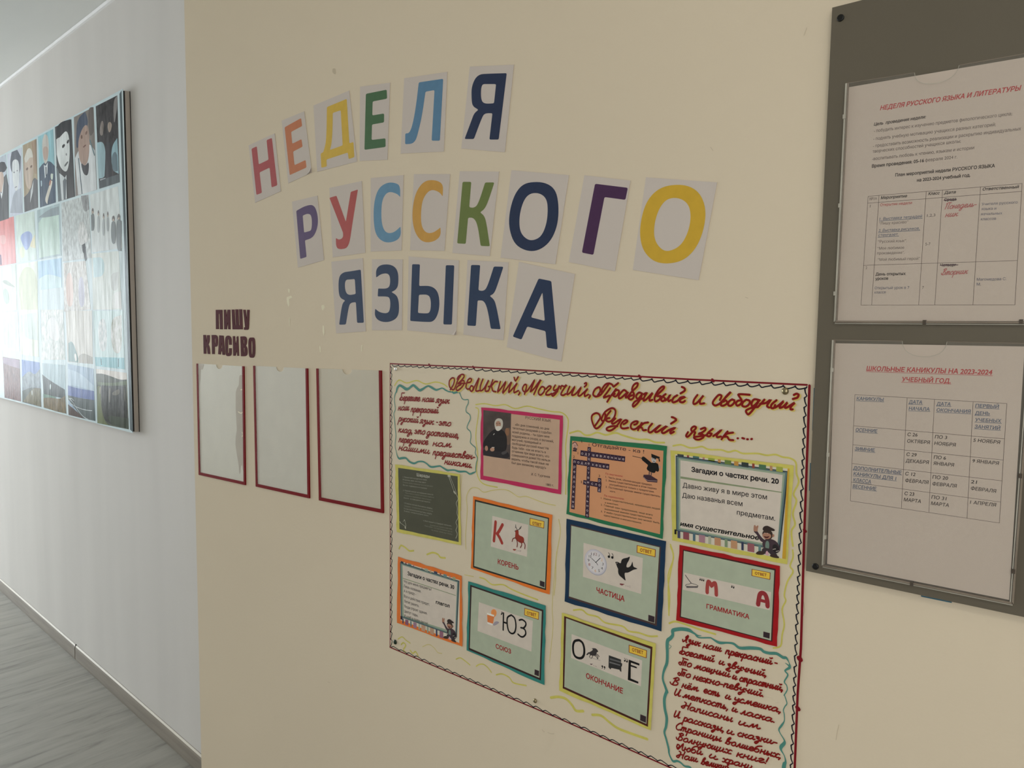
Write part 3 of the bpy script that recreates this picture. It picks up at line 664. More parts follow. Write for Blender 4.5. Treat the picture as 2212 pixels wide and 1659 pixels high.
# ================================================================== CLEAR POCKETS EDGED IN RED TAPE
m_red = mat('dark_red_tape', (104, 14, 18), rough=0.6, spec=0.1, var=0.05)
POCK = [((426.5, 785.3), (431.4, 1025.3), (532, 1047.6), (528.7, 791.3), 'backing', (183, 180, 167), 475),
        ((549.2, 790.1), (554.7, 1050.6), (670.7, 1076.2), (666.5, 795.9), 'backing', (178, 174, 161), 606),
        ((685.5, 795.9), (691.2, 1080.2), (830.2, 1108.2), (825.7, 800.4), 'backing', (174, 166, 147), 751)]
LBL = ['clear wall pocket edged in dark red tape, its white lining torn, nearest the corner', 'clear wall pocket edged in dark red tape between the other two, pale lining intact', 'clear wall pocket edged in dark red tape with cream lining, right beside the handmade poster']
m_sheet = clear('pocket_plastic', 0.06, (205, 205, 200), 0.12, 0.05)
for i, (tl, bl, br, tr, _, colr, nx) in enumerate(POCK):
    X0, X1 = (near(*tl)[0] + near(*bl)[0]) / 2, (near(*tr)[0] + near(*br)[0]) / 2
    root = empty('wall_pocket', w_near((X0 + X1) / 2, near(*bl)[1], 0), LBL[i], 'document pocket', 'clear pockets edged in red tape')
    a, b_, c, d = near(*tl), near(*bl), near(*br), near(*tr)
    def lerp(p, q, t): return (p[0] + (q[0] - p[0]) * t, p[1] + (q[1] - p[1]) * t)
    wS = 0.0075
    def strip(p, q, name='tape_strip', o=0.0):
        L_ = math.hypot(q[0] - p[0], q[1] - p[1]); nx_, nz_ = -(q[1] - p[1]) / L_ * wS, (q[0] - p[0]) / L_ * wS
        ac = Acc(NEAR, PX, 0.0034 + o)
        ac.tess([[p, q, (q[0] + nx_, q[1] + nz_), (p[0] + nx_, p[1] + nz_)]], m_red); ac.walls([p, q, (q[0] + nx_, q[1] + nz_), (p[0] + nx_, p[1] + nz_)], 0.0002, 0.0034 + o, m_red)
        ac.build(name, root)
    strip(a, b_); strip(b_, c, o=0.00006); strip(c, d)
    # lining and front sheet with a thumb notch in the top edge
    t = (nx - tl[0]) / (tr[0] - tl[0]); wx = (d[0] - a[0])
    t = (near(nx, 795)[0] - a[0]) / wx
    def top(n=12, r=0.0165, lift=0.0):
        pts = [lerp(a, d, 0.01), lerp(a, d, t - r / wx)]
        cx, cz = lerp(a, d, t)
        for k in range(1, n):
            an = math.pi - math.pi * k / n
            pts.append((cx + r * math.cos(an), cz - r * math.sin(an) * 0.68))
        return pts + [lerp(a, d, t + r / wx), lerp(a, d, 0.99)]
    body = top() + [lerp(d, c, 0.99), lerp(a, b_, 0.99)]
    ml = mat('pocket_lining_%d' % (i + 1), colr, rough=0.6, var=0.03, scale=(8, 8, 3))
    ac = Acc(NEAR, PX, 0.0012); ac.tess([body], ml); ac.walls(body, 0.0002, 0.0012, ml); ln = ac.build('lining', root)
    if i == 0:
        ac = Acc(NEAR, (400, 640, 3.317), 0.0014)
        mt_ = mat('bare_torn_lining', (160, 152, 138), rough=0.85, var=0.05)
        ac.shape([[(388, 570), (398, 562), (412, 568), (416, 800), (420, 1260), (412, 1240), (406, 1205), (398, 1225), (396, 1265), (390, 1278), (382, 1200), (368, 1120), (360, 1060), (362, 1010), (370, 960), (366, 880), (362, 800), (362, 690), (372, 655), (384, 640)]], mt_, r=12)
        ac.build('torn_patch', ln); ac = Acc(NEAR, (400, 640, 3.317), 0.0014)
        ac.shape([[(100, 484), (135, 487), (128, 520), (120, 528), (112, 520), (108, 600), (100, 660)]], mt_, r=8)
        ac.build('torn_patch', ln)
        for q in ([(380, 828), (400, 838), (414, 828)], [(408, 975), (414, 990), (408, 1005)], [(398, 670), (410, 668)]): ac.ribbon(q, 0.003, m_chip)
        ac.build('glue_spot', ln, kind='stuff')
    ac = Acc(NEAR, PX, 0.0030); ac.tess([body], m_sheet); ac.build('front_sheet', root)

# dark red cut letters above the pockets
m_let = mat('dark_red_cut_letter', (68, 18, 22), rough=0.65, spec=0.08, var=0.12, scale=(60, 60, 20))
CD = (425, 660, 13.829)
CUT = [('П', 1, [[(565, 128), (758, 128), (770, 710), (690, 710), (678, 245), (648, 245), (655, 705), (570, 705)]], 8),
 ('И', 1, [[(805, 125), (868, 125), (882, 325), (915, 125), (995, 125), (1000, 710), (935, 710), (925, 480), (890, 710), (815, 710)]], 6),
 ('Ш', 1, [[(1040, 120), (1120, 120), (1145, 595), (1165, 595), (1150, 115), (1235, 115), (1250, 590), (1275, 590), (1262, 112), (1348, 112), (1368, 712), (1065, 712)]], 6),
 ('У', 1, [[(1385, 125), (1450, 125), (1490, 430), (1500, 125), (1572, 128), (1555, 560), (1545, 720, 1), (1490, 728, 1), (1410, 725), (1408, 655), (1440, 645)]], 6),
 ('К', 2, [[(192, 878), (270, 878), (286, 1110), (305, 885), (382, 885), (378, 1080, 1), (340, 1165), (380, 1240, 1), (392, 1448), (320, 1445), (300, 1215, 1), (280, 1215), (280, 1440), (203, 1440)]], 6),
 ('Р', 2, [[(440, 880), (590, 875, 1), (630, 960, 1), (625, 1160, 1), (600, 1225, 1), (530, 1228), (530, 1450), (455, 1450)], [(525, 980), (552, 985), (552, 1120), (528, 1135)]], 6),
 ('А', 2, [[(668, 890), (795, 900), (840, 1478), (765, 1472), (752, 1370), (722, 1368), (710, 1462), (635, 1452)], [(738, 1080), (752, 1270), (722, 1270)]], 6),
 ('С', 2, [[(1035, 1175), (960, 1175), (952, 1010), (925, 1010), (925, 1415), (958, 1415), (962, 1275), (1035, 1275), (1038, 1480, 1), (960, 1515, 1), (880, 1510, 1), (848, 1400, 1), (838, 1000, 1), (880, 905, 1), (960, 895, 1), (1035, 960, 1)]], 6),
 ('И', 2, [[(1072, 915), (1135, 915), (1155, 1165), (1190, 1020), (1180, 930, 1), (1235, 915), (1255, 1505), (1205, 1502), (1195, 1340), (1150, 1500), (1085, 1500)]], 6),
 ('В', 2, [[(1300, 925), (1440, 915, 1), (1500, 980, 1), (1490, 1150, 1), (1455, 1195), (1505, 1260, 1), (1515, 1420, 1), (1480, 1515, 1), (1318, 1515)], [(1385, 1020), (1412, 1030), (1412, 1130), (1390, 1155)], [(1395, 1250), (1425, 1270), (1420, 1400), (1400, 1418)]], 6),
 ('О', 2, [[(1640, 955, 1), (1720, 960, 1), (1740, 1120, 1), (1745, 1420, 1), (1710, 1555, 1), (1640, 1562, 1), (1570, 1550, 1), (1548, 1400, 1), (1535, 1100, 1), (1560, 960, 1)], [(1632, 1045, 1), (1655, 1060, 1), (1662, 1260, 1), (1658, 1460, 1), (1640, 1478, 1), (1628, 1440, 1), (1622, 1080, 1)]], 6)]
POSN = {1: ('first', 'second', 'third', 'last'), 2: ('first', 'second', 'third', 'fourth', 'fifth', 'sixth', 'last')}
cnt = {1: 0, 2: 0}
for ch, row, loops, r in CUT:
    a = Acc(NEAR, CD, 0.0012)
    a.shape(loops, m_let, r=r, thick=0.0010)
    o = a.build('cut_letter')
    props(o, 'dark red cut letter %s, %s letter of the %s word above the pockets' % (ch, POSN[row][cnt[row]], {1: 'upper short', 2: 'lower long'}[row]), 'letter', 'dark red cut letters above the pockets')
    cnt[row] += 1
# ================================================================== LETTER SHEETS: НЕДЕЛЯ / РУССКОГО / ЯЗЫКА
m_paper = mat('letter_paper', (175, 166, 158), rough=0.8, var=0.012, scale=(6, 6, 6))
RED, ORA, YEL, GRN, BLU, NAV = (146, 66, 66), (166, 102, 68), (180, 150, 58), (62, 92, 62), (78, 112, 138), (32, 42, 66)
LSH = [
 ('first sheet of the top row, red letter Н', [(537, 314), (593, 288), (606.5, 413), (551, 438)], (530, 240, 8.294), RED, 22,
  [[(110, 675), (205, 630), (240, 955), (415, 870), (380, 520), (475, 480), (573, 1330), (470, 1368), (435, 1012), (255, 1098), (296, 1465), (198, 1502)]]),
 ('second of the top row, orange Е, corner lifting', [(608.4, 260.5), (656.8, 240.5), (673.5, 372.4), (622.5, 396)], (530, 240, 8.294), ORA, 22,
  [[(703, 290), (998, 125), (1018, 268), (820, 372), (840, 585), (1005, 502), (1025, 638), (855, 725), (880, 970), (1080, 875), (1096, 1010), (795, 1147)]]),
 ('third of the top row, yellow letter Д', [(677, 228), (754, 195.7), (771, 349), (685, 371)], (670, 180, 8.295), YEL, 22,
  [[(300, 425), (655, 278), (702, 1075), (776, 1050), (792, 1322), (690, 1358), (675, 1240), (292, 1365), (298, 1490), (200, 1513), (188, 1255), (235, 1235), (280, 1080, 1), (294, 850, 1)],
   [(405, 530), (548, 482), (582, 1112), (352, 1195), (385, 1080, 1), (402, 800, 1)]]),
 ('fourth of the top row, dark green letter Е', [(777.9, 187.3), (842.3, 178.5), (836.7, 345.2), (776.6, 347.5)], (670, 180, 8.295), GRN, 26,
  [[(998, 188), (1372, 113), (1378, 275), (1120, 325), (1112, 575), (1325, 540), (1324, 700), (1108, 738), (1100, 1015), (1350, 985), (1352, 1140), (972, 1192)]]),
 ('fifth of the top row, light blue letter Л', [(873, 169), (966.2, 155), (958.6, 327.4), (865.3, 331.6)], (860, 140, 8.296), BLU, 26,
  [[(370, 315), (808, 250), (748, 1360), (600, 1360), (652, 452), (490, 482), (430, 900, 1), (370, 1170, 1), (300, 1410, 1), (125, 1425), (128, 1228), (205, 1225, 1), (265, 1050, 1), (320, 740, 1)]]),
 ('last of the top row, dark navy Я', [(1014.7, 143.8), (1110, 139.6), (1090.4, 328.8), (996.5, 320.8)], (860, 140, 8.296), NAV, 26,
  [[(1947, 150), (1802, 1340), (1635, 1340), (1690, 868), (1550, 868, 1), (1500, 950, 1), (1358, 1330), (1190, 1330), (1310, 1010, 1), (1360, 870, 1), (1440, 805), (1330, 740, 1), (1315, 600, 1), (1315, 380, 1), (1420, 170, 1), (1640, 158, 1)],
   [(1755, 345), (1718, 690), (1530, 700, 1), (1480, 600, 1), (1490, 345, 1), (1600, 345, 1)]]),
 ('first of the middle row, dark purple letter Р', [(630.6, 435.6), (685.5, 422.5), (699.8, 562), (643.4, 578)], (620, 370, 7.54), (76, 60, 92), 18,
  [[(150, 645), (300, 560, 1), (440, 540, 1), (500, 700, 1), (505, 900, 1), (430, 1080, 1), (292, 1125), (318, 1395), (215, 1428)], [(255, 722), (340, 685, 1), (405, 720, 1), (405, 960, 1), (345, 980, 1), (278, 998)]]),
 ('second of the middle row, red letter У', [(711.4, 405.9), (781.2, 391), (789.1, 546), (718.7, 556)], (620, 370, 7.54), (150, 70, 66), 18,
  [[(690, 432), (805, 398), (958, 822), (1038, 335), (1155, 296), (1060, 880, 1), (1010, 1240, 1), (880, 1275, 1), (800, 1250, 1), (795, 1085), (850, 1120, 1), (915, 1080, 1), (912, 1000)]]),
 ('third of the middle row, light blue letter С', [(800.8, 384.6), (871.6, 378.2), (867.3, 541), (800.6, 543.5)], (780, 360, 8.295), (86, 122, 146), 14,
  [[(700, 545), (640, 480, 1), (480, 440, 1), (380, 580, 1), (360, 800, 1), (370, 1040, 1), (440, 1190, 1), (580, 1190, 1), (705, 1075), (715, 1245, 1), (620, 1340, 1), (430, 1370, 1), (270, 1250, 1), (222, 1000, 1), (228, 640, 1), (310, 380, 1), (470, 280, 1), (620, 290, 1), (700, 345, 1)]]),
 ('fourth of the middle row, orange letter С', [(894.1, 376.1), (971.9, 376), (960, 541.9), (885.6, 540.5)], (780, 360, 8.295), (172, 130, 60), 14,
  [[(1460, 532), (1400, 450, 1), (1240, 400, 1), (1110, 560, 1), (1072, 780, 1), (1075, 1060, 1), (1160, 1190, 1), (1290, 1190, 1), (1422, 1090), (1428, 1245, 1), (1300, 1350, 1), (1110, 1360, 1), (980, 1220, 1), (920, 1000, 1), (920, 740, 1), (980, 450, 1), (1130, 250, 1), (1330, 235, 1), (1475, 310, 1)]]),
 ('fifth of the middle row, green letter К', [(993.1, 369.8), (1078, 370.6), (1057.7, 553.3), (977, 546.5)], (970, 360, 7.542), (92, 104, 54), 24,
  [[(220, 247), (363, 248), (328, 662), (410, 672, 1), (475, 610, 1), (588, 257), (738, 257), (640, 560, 1), (580, 690, 1), (505, 745), (575, 800, 1), (610, 920, 1), (665, 1297), (515, 1292), (465, 940, 1), (400, 830, 1), (310, 832), (272, 1258), (132, 1250)]]),
 ('sixth of the middle row, navy letter О', [(1104.5, 367.6), (1229, 378.2), (1199.5, 571), (1081, 556.5)], (970, 360, 7.542), NAV, 0,
  [[(1300, 250, 1), (1560, 250, 1), (1740, 370, 1), (1790, 640, 1), (1770, 960, 1), (1650, 1230, 1), (1450, 1375, 1), (1250, 1375, 1), (1060, 1260, 1), (975, 1000, 1), (980, 760, 1), (1050, 490, 1), (1160, 320, 1)],
   [(1330, 430, 1), (1480, 430, 1), (1590, 520, 1), (1612, 700, 1), (1590, 930, 1), (1510, 1130, 1), (1390, 1200, 1), (1280, 1195, 1), (1170, 1090, 1), (1140, 930, 1), (1160, 720, 1), (1230, 520, 1)]]),
 ('seventh of the middle row, dark purple letter Г', [(1262.3, 378.5), (1361.7, 390), (1328.4, 586), (1228.5, 566)], (1220, 370, 6.506), (62, 36, 66), 24,
  [[(425, 175), (887, 232), (852, 402), (558, 362), (402, 1175), (240, 1143)]]),
 ('last of the middle row, yellow letter О', [(1395.2, 383), (1549, 393.8), (1509, 605.2), (1366.8, 582.9)], (1220, 370, 6.506), (178, 144, 46), 0,
  [[(1470, 190, 1), (1720, 190, 1), (1900, 300, 1), (1985, 520, 1), (1965, 780, 1), (1865, 1060, 1), (1685, 1250, 1), (1460, 1305, 1), (1250, 1275, 1), (1100, 1120, 1), (1050, 900, 1), (1075, 650, 1), (1150, 420, 1), (1290, 260, 1)],
   [(1470, 375, 1), (1620, 375, 1), (1740, 460, 1), (1775, 620, 1), (1745, 830, 1), (1640, 1040, 1), (1480, 1125, 1), (1370, 1112, 1), (1270, 990, 1), (1248, 830, 1), (1285, 620, 1), (1370, 450, 1)]]),
 ('first of the bottom row, navy letter Я', [(715.6, 565.2), (783.6, 557.5), (790, 716), (726, 720)], (710, 550, 9.217), (38, 52, 76), 28,
  [[(640, 298), (700, 1357), (565, 1360), (542, 945), (430, 960, 1), (395, 1060, 1), (342, 1392), (208, 1397), (250, 1090, 1), (280, 960, 1), (332, 915), (220, 860, 1), (193, 700, 1), (200, 440, 1), (290, 350, 1), (420, 335, 1)],
   [(520, 485), (538, 785), (380, 812, 1), (322, 700, 1), (325, 500, 1), (430, 495, 1)]]),
 ('second of the bottom row, navy letter З', [(803.3, 560), (869.6, 560.5), (868.2, 713.4), (803.3, 713.4)], (710, 550, 9.217), (38, 52, 76), 18,
  [[(945, 458), (940, 290, 1), (1040, 195, 1), (1260, 195, 1), (1385, 320, 1), (1390, 600, 1), (1340, 700, 1), (1250, 745), (1370, 820, 1), (1405, 1000, 1), (1390, 1240, 1), (1230, 1345, 1), (1030, 1340, 1), (915, 1240, 1), (925, 1077), (1020, 1155, 1), (1190, 1175, 1), (1230, 1040, 1), (1220, 850, 1), (1130, 832, 1), (975, 833), (985, 675), (1190, 680, 1), (1230, 560, 1), (1210, 375, 1), (1060, 375, 1)]]),
 ('third of the bottom row, navy Ы, corner curling', [(882.7, 553.9), (991.2, 562.5), (985.7, 723.8), (879.6, 713.6)], (870, 540, 8.296), (36, 50, 74), 24,
  [[(168, 254), (308, 258), (293, 645), (520, 640, 1), (645, 760, 1), (665, 1050, 1), (570, 1290, 1), (390, 1290, 1), (133, 1272)], [(290, 803), (460, 795, 1), (508, 900, 1), (495, 1130, 1), (390, 1138, 1), (272, 1128)], 'I']),
 ('fourth of the bottom row, navy letter К', [(1009.8, 561.7), (1098.4, 566.5), (1087.6, 735.3), (1000.8, 722.6)], (870, 540, 8.296), (36, 50, 74), 26,
  [[(1224, 268), (1388, 271), (1355, 722), (1440, 738, 1), (1510, 680, 1), (1632, 296), (1804, 300), (1700, 620, 1), (1640, 780, 1), (1557, 822), (1640, 890, 1), (1680, 1020, 1), (1754, 1420), (1578, 1412), (1525, 1080, 1), (1460, 905, 1), (1342, 903), (1310, 1362), (1155, 1354)]]),
 ('last of the bottom row, navy letter А', [(1120.9, 565.5), (1241.6, 591.9), (1212.4, 781.2), (1094.6, 750)], (1080, 560, 7.211), (34, 46, 70), 24,
  [[(602, 300), (800, 340), (898, 1407), (732, 1378), (710, 1120), (425, 1048), (335, 1252), (198, 1205)], [(662, 515), (698, 960), (483, 905)]]),
]
for lab, q, crop, colr, r, loops in LSH:
    a = Acc(NEAR, PX, 0.0008)
    q = [tuple(p) for p in q]
    a.shape([q], m_paper, thick=0.0006)
    o = a.build('letter_sheet')
    props(o, 'pale paper letter sheet, ' + lab, 'paper letter', 'printed letter sheets spelling the three-row heading')
    b_ = Acc(NEAR, crop, 0.00092)
    bar_i = loops[-1] == 'I'
    b_.shape([l for l in loops if l != 'I'], ink(*colr), r=r)
    if bar_i: b_.shape([[(772, 272), (923, 275), (881, 1336), (727, 1334)]], ink(*colr), r=r)
    props(b_.build('printed_letter', o), None)
    if 'lifting' in lab or 'curling' in lab:   # dog-eared corner
        c = q[2]; p1 = (c[0] - 11, c[1] + (q[3][1] - q[2][1]) * 11 / (c[0] - q[3][0])); p2 = (c[0] - (q[2][0] - q[1][0]) * 0.06, c[1] - 10)
        c3, a3, b3 = near(*c), near(*p1), near(*p2)
        k = Acc(NEAR, PX)
        k.add([NEAR.w(a3[0], a3[1], .00095), NEAR.w(c3[0], c3[1], .006), NEAR.w(b3[0], b3[1], .00095)], [(0, 1, 2)], m_paper)
        k.build('curled_corner', o)

# ================================================================== THE HANDMADE POSTER
m_post = mat('poster_paper', (188, 176, 154), rough=0.55, spec=0.35, var=0.015, scale=(3, 3, 3))
MAR, MAR2 = ink(112, 12, 10, 0.45), ink(104, 10, 22, 0.45)
NVY = ink(14, 16, 28, 0.45); TEA = ink(66, 118, 108, 0.5); HIY = mat('yellow_highlighter', (176, 168, 82), rough=0.6, var=0.08, scale=(50, 50, 50)); HIP = mat('pale_yellow_highlighter', (180, 168, 112), rough=0.6, var=0.06, scale=(50, 50, 50))
PTL, PTR, PBR, PBL = (840.3, 783.0), (1751.5, 831.2), (1716, 1778), (840.8, 1398.5)
pr = Acc(NEAR, PX, 0.0012); pr.shape([[PTL, PTR, PBR, PBL]], m_post, thick=0.0009)
poster = pr.build('poster')
props(poster, 'large handmade cream poster about the Russian language, edged with a red line and black stitching', 'poster')
B0 = 0.0013
# ruled red edge and stitched navy line
a = Acc(NEAR, PX, B0)
for q, w in (([(843, 785.5), (860, 786.5), (1020, 793), (1300, 809), (1500, 820), (1743, 831.5)], 0.0026), ([(842.8, 785), (842, 1000), (843, 1200), (842.4, 1397)], 0.0022),
             ([(1748.5, 833), (1745, 940), (1738, 1130), (1730, 1400), (1723, 1500), (1712, 1775)], 0.0034), ([(842, 1398), (1000, 1465), (1200, 1549), (1400, 1637), (1700, 1770)], 0.0024)):
    a.ribbon(q, w, MAR2, smooth=False)
for c, w in (((928, 788.6), .004), ((1023, 793.5), .004), ((1382, 813.4), .0045), ((1540, 821.5), .004), ((1727.5, 1423), .007), ((1723.5, 1530), .006), ((1738.5, 1146), .004)):
    a.ribbon([(c[0] - 1.5, c[1] - 1.5), (c[0] + 1.5, c[1] + 2)], w, MAR2, smooth=False)
a.build('red_edge_line', poster)
a = Acc(NEAR, PX, B0 + 0.0002)
def scallop(p, q, n, amp, nx, ny, w, sharp=0.5, jit=0.15):
    pts = []
    for i in range(n):
        u0 = i / n; u1 = (i + 1) / n
        for f, h in ((0, 0), (sharp * .45, 1), (sharp, .85), (.93, .35)):
            t = u0 + (u1 - u0) * f; k = amp * h * random.uniform(1 - jit, 1 + jit)
            pts.append((p[0] + (q[0] - p[0]) * t + nx * k, p[1] + (q[1] - p[1]) * t + ny * k))
    pts.append(q)
    for i in range(0, len(pts) - 1, 40): a.ribbon(pts[i:i + 41], w, NVY, k=2)
scallop((847, 788), (1023, 795.5), 13, 3.5, 0, 1, 0.0016)
scallop((1023, 796), (1382, 817), 19, 4.2, 0, 1, 0.0017)
scallop((1382, 817), (1743, 835.5), 14, 6, -.1, 1, 0.0018)
scallop((843.5, 792), (844, 1080), 22, 2.8, 1, 0, 0.0016)
scallop((844, 1080), (843.5, 1396), 20, 3.0, 1, 0, 0.0018)
scallop((845, 1398), (1110, 1510), 16, 3.2, .3, -1, 0.0016)
scallop((1110, 1510), (1420, 1644), 15, 4.0, .3, -1, 0.0016)
scallop((1420, 1644), (1700, 1768), 12, 4.0, .3, -1, 0.0016)
zz = []
y = 838.0; i = 0
while y < 1780:
    xb = 1744.5 - (y - 838) * 0.0386
    st = random.uniform(19, 25)
    zz += [(xb - 3, y), (xb - 6.0, y + 2), (xb - 5.0, y + st * .5), (xb - 1.5, y + st - 1.5)]
    y += st
for i in range(0, len(zz) - 1, 40): a.ribbon(zz[i:i + 41], 0.0017, NVY, smooth=False)
a.build('stitched_line', poster)

# teal cloud outlines
VS = 1 / 1250.0
def wpx(pts, k=VS): return [(p[0], p[1], (p[2] if len(p) > 2 else 2.2) * k) for p in pts]
g1 = [(130, 210, 4), (140, 150, 6), (180, 100, 6), (230, 120, 7), (290, 160, 8), (340, 150, 6), (410, 95, 6), (460, 130, 7), (520, 180, 7), (570, 165, 6), (660, 110, 4), (720, 130, 6), (800, 175, 5), (850, 165, 4), (910, 145, 3), (960, 175, 4), (1020, 205, 3), (1080, 210, 4), (1110, 228, 5), (1190, 212, 4), (1220, 260, 2.2), (1250, 325, 2), (1300, 345, 2), (1350, 340, 2), (1355, 400), (1320, 480), (1320, 550), (1380, 600), (1390, 670), (1350, 760), (1335, 830), (1390, 890), (1400, 980), (1390, 1070), (1430, 1120), (1480, 1170), (1475, 1260), (1510, 1340), (1490, 1430), (1480, 1530), (1480, 1570, 2), (1440, 1590, 4), (1380, 1610, 4), (1310, 1570, 4), (1200, 1570, 5), (1120, 1545, 4), (1050, 1545, 4), (990, 1545, 5), (900, 1490, 4), (860, 1475, 4), (720, 1490, 5), (640, 1430, 4), (580, 1400, 4), (500, 1400, 4), (430, 1430, 5), (350, 1400, 5), (290, 1340, 5), (220, 1340, 6), (170, 1345, 5), (140, 1290, 3), (125, 1230, 2), (105, 1120, 2), (120, 960), (105, 800), (95, 680), (85, 580), (110, 500), (95, 380), (95, 300, 2.5), (110, 240, 3), (130, 200, 4)]
a = Acc(NEAR, (840, 820, 7.9), B0 + 0.0005); a.ribbon(wpx(g1), 0, TEA); a.build('teal_outline', poster)
cK, cM, cN, cL = (1430, 1340, 10.369), (1430, 1490, 9.819), (1560, 1500, 10.435), (1560, 1370, 9.759)
g2 = xf(cK, [(880, 345, 1), (800, 340, 3), (700, 280, 5), (600, 220, 8), (450, 195, 8), (320, 205, 8), (240, 235, 8), (240, 330, 7), (190, 400, 8), (130, 450, 8), (115, 560, 8), (120, 750, 7), (110, 950, 7), (60, 1080, 6), (25, 1200, 5), (20, 1330, 5), (70, 1480, 6), (110, 1600, 7)])
g2 += xf(cM, [(90, 60, 7), (50, 200, 7), (60, 400, 7), (100, 600, 7), (85, 780, 6), (50, 900, 5), (90, 1050, 5), (140, 1250, 5), (150, 1350, 4), (190, 1450, 4), (240, 1520, 5), (320, 1510, 5), (400, 1550, 4), (480, 1620, 4), (600, 1650, 5)])
g2 += [(1500, 1672, 5), (1540, 1690, 5), (1600, 1700, 5), (1650, 1722, 5), (1688, 1720, 5)]
g2 += xf(cN, [(1390, 1640, 8), (1430, 1520, 4), (1400, 1380, 2), (1330, 1260, 4), (1330, 1180, 7), (1400, 1100, 6), (1400, 1030, 3), (1310, 880, 2), (1280, 790, 3), (1340, 700, 4), (1400, 600, 2), (1400, 450, 2), (1380, 360, 2), (1410, 280, 2), (1460, 210, 2), (1440, 120, 2), (1410, 30, 2)])
g2 += xf(cL, [(1310, 1280, 2), (1370, 1180, 2), (1360, 1080, 2), (1310, 1000, 2.5), (1385, 860, 3), (1325, 770, 3), (1425, 700, 5), (1410, 600, 1.5), (1350, 500, 5), (1280, 490, 6), (1150, 410, 6), (1000, 400, 6), (880, 370, 6), (800, 310, 6), (600, 290, 7), (370, 290, 6), (240, 200, 5), (100, 180, 4)])
g2 += xf(cK, [(1280, 500, 6), (1120, 410, 3), (1070, 390, 3), (820, 385, 3), (740, 300, 4)])
a = Acc(NEAR, PX, B0 + 0.0004); a.ribbon(wpx(g2, 1 / 1420.0), 0, TEA)
a.ribbon(wpx(xf(cK, [(160, 545, 1), (205, 585, 1), (160, 640, 1)]), 1 / 1420.0), 0, TEA); a.ribbon(wpx(xf(cL, [(1330, 605, 1), (1400, 660, 3), (1425, 690, 4)]), 1 / 1420.0), 0, TEA)
a.build('teal_outline', poster)

# yellow highlighter squiggles
a = Acc(NEAR, PX, B0 + 0.00005)
H_ = (830, 770, 4.706); C8 = (1200, 920, 6.635); CO = (1440, 960, 6.379); T1 = (830, 990, 5.353); T2 = (830, 1180, 5.185); T4 = (1190, 1300, 5.528); T3 = (1190, 1100, 5.926); T5 = (1420, 1160, 6.381)
SQ = [(H_, 3, [(930, 490), (1020, 480), (1130, 500), (1230, 490), (1330, 530), (1450, 505), (1560, 530), (1700, 560), (1800, 570), (1860, 620), (1870, 700), (1845, 900), (1850, 1100), (1845, 1400)]), (H_, 3, [(930, 520), (960, 560), (930, 800), (950, 1000), (940, 1180), (1000, 1290), (1150, 1330)]),
 (H_, 3.5, [(105, 295), (150, 240), (230, 270), (330, 245), (420, 280), (520, 260), (600, 280), (640, 310)]), (C8, 4, [(205, 105), (250, 90), (340, 75), (420, 130), (500, 130), (600, 95), (720, 130), (860, 100), (950, 130), (1080, 170), (1200, 195), (1320, 195), (1430, 235), (1560, 240)]),
 (CO, 3.5, [(90, 20), (200, 5), (310, 45), (400, 45), (490, 30), (580, 70), (750, 75), (850, 105), (950, 85), (1050, 125), (1250, 125), (1380, 150), (1500, 140), (1600, 175), (1700, 190), (1780, 250), (1790, 400), (1820, 520), (1750, 680), (1790, 780), (1740, 950), (1770, 1100), (1720, 1200), (1740, 1400)]),
 (T1, 5, [(172, 1045), (195, 1008), (240, 1030), (290, 1070), (338, 1068)]), (T1, 5, [(495, 1112), (560, 1090), (620, 1110), (650, 1145), (705, 1152)]), (T1, 2.5, [(945, 1050), (940, 900), (960, 600), (950, 450), (1000, 350), (1080, 345), (1150, 392), (1250, 370), (1370, 360), (1450, 380), (1550, 445), (1640, 440), (1750, 480), (1860, 520), (1980, 545)]),
 (T1, 2, [(900, 190), (880, 420), (890, 600)]), (T2, 3.5, [(1070, 350), (1130, 370), (1210, 430), (1330, 430), (1420, 480), (1560, 540), (1720, 600)]), (T2, 2.5, [(900, 320), (1000, 340)]), (T2, 2, [(1930, 60), (1900, 400), (1880, 700), (1890, 900), (1850, 1300)]),
 (T2, 3, [(155, 1040), (200, 1015), (240, 1050), (290, 1085)]), (T2, 2.2, [(430, 1125), (500, 1100), (560, 1140), (600, 1190), (645, 1200)]), (T2, 3, [(805, 1265), (850, 1250), (900, 1280), (960, 1330)]), (T2, 3, [(1030, 1345), (1060, 1325), (1110, 1322), (1160, 1360), (1200, 1412)]), (T2, 3.5, [(1255, 1440), (1320, 1430), (1400, 1470), (1450, 1530), (1590, 1560)]),
 (T4, 6.5, [(0, 1145), (90, 1135), (180, 1160), (250, 1230), (300, 1300), (385, 1305)]), (T4, 6, [(495, 1350), (600, 1360), (700, 1440), (800, 1510), (950, 1570), (1150, 1640)]), (T4, 4, [(270, 100), (370, 95), (440, 150), (560, 180), (650, 250), (850, 290), (930, 350), (1050, 370), (1170, 410), (1270, 410)]),
 (T3, 2.5, [(100, 130), (120, 300), (70, 600), (60, 900), (40, 1100)]), (T3, 3, [(1530, 450), (1570, 620), (1500, 850), (1520, 1100), (1510, 1350)]), (T5, 3, [(1865, 180), (1870, 280), (1830, 400), (1870, 480), (1790, 620), (1750, 800), (1770, 880), (1720, 1000), (1750, 1200), (1720, 1350), (1700, 1500), (1600, 1530)]),
 (T5, 4, [(165, 1190), (250, 1165), (400, 1210), (600, 1280), (800, 1340)]), (T5, 3, [(180, 130), (220, 270), (180, 500), (150, 700), (160, 1080)]), (T2, 4, [(190, 1100), (215, 1080), (240, 1110), (215, 1160), (240, 1190)]), (T2, 4, [(290, 1165), (320, 1200), (350, 1180), (380, 1230)])]
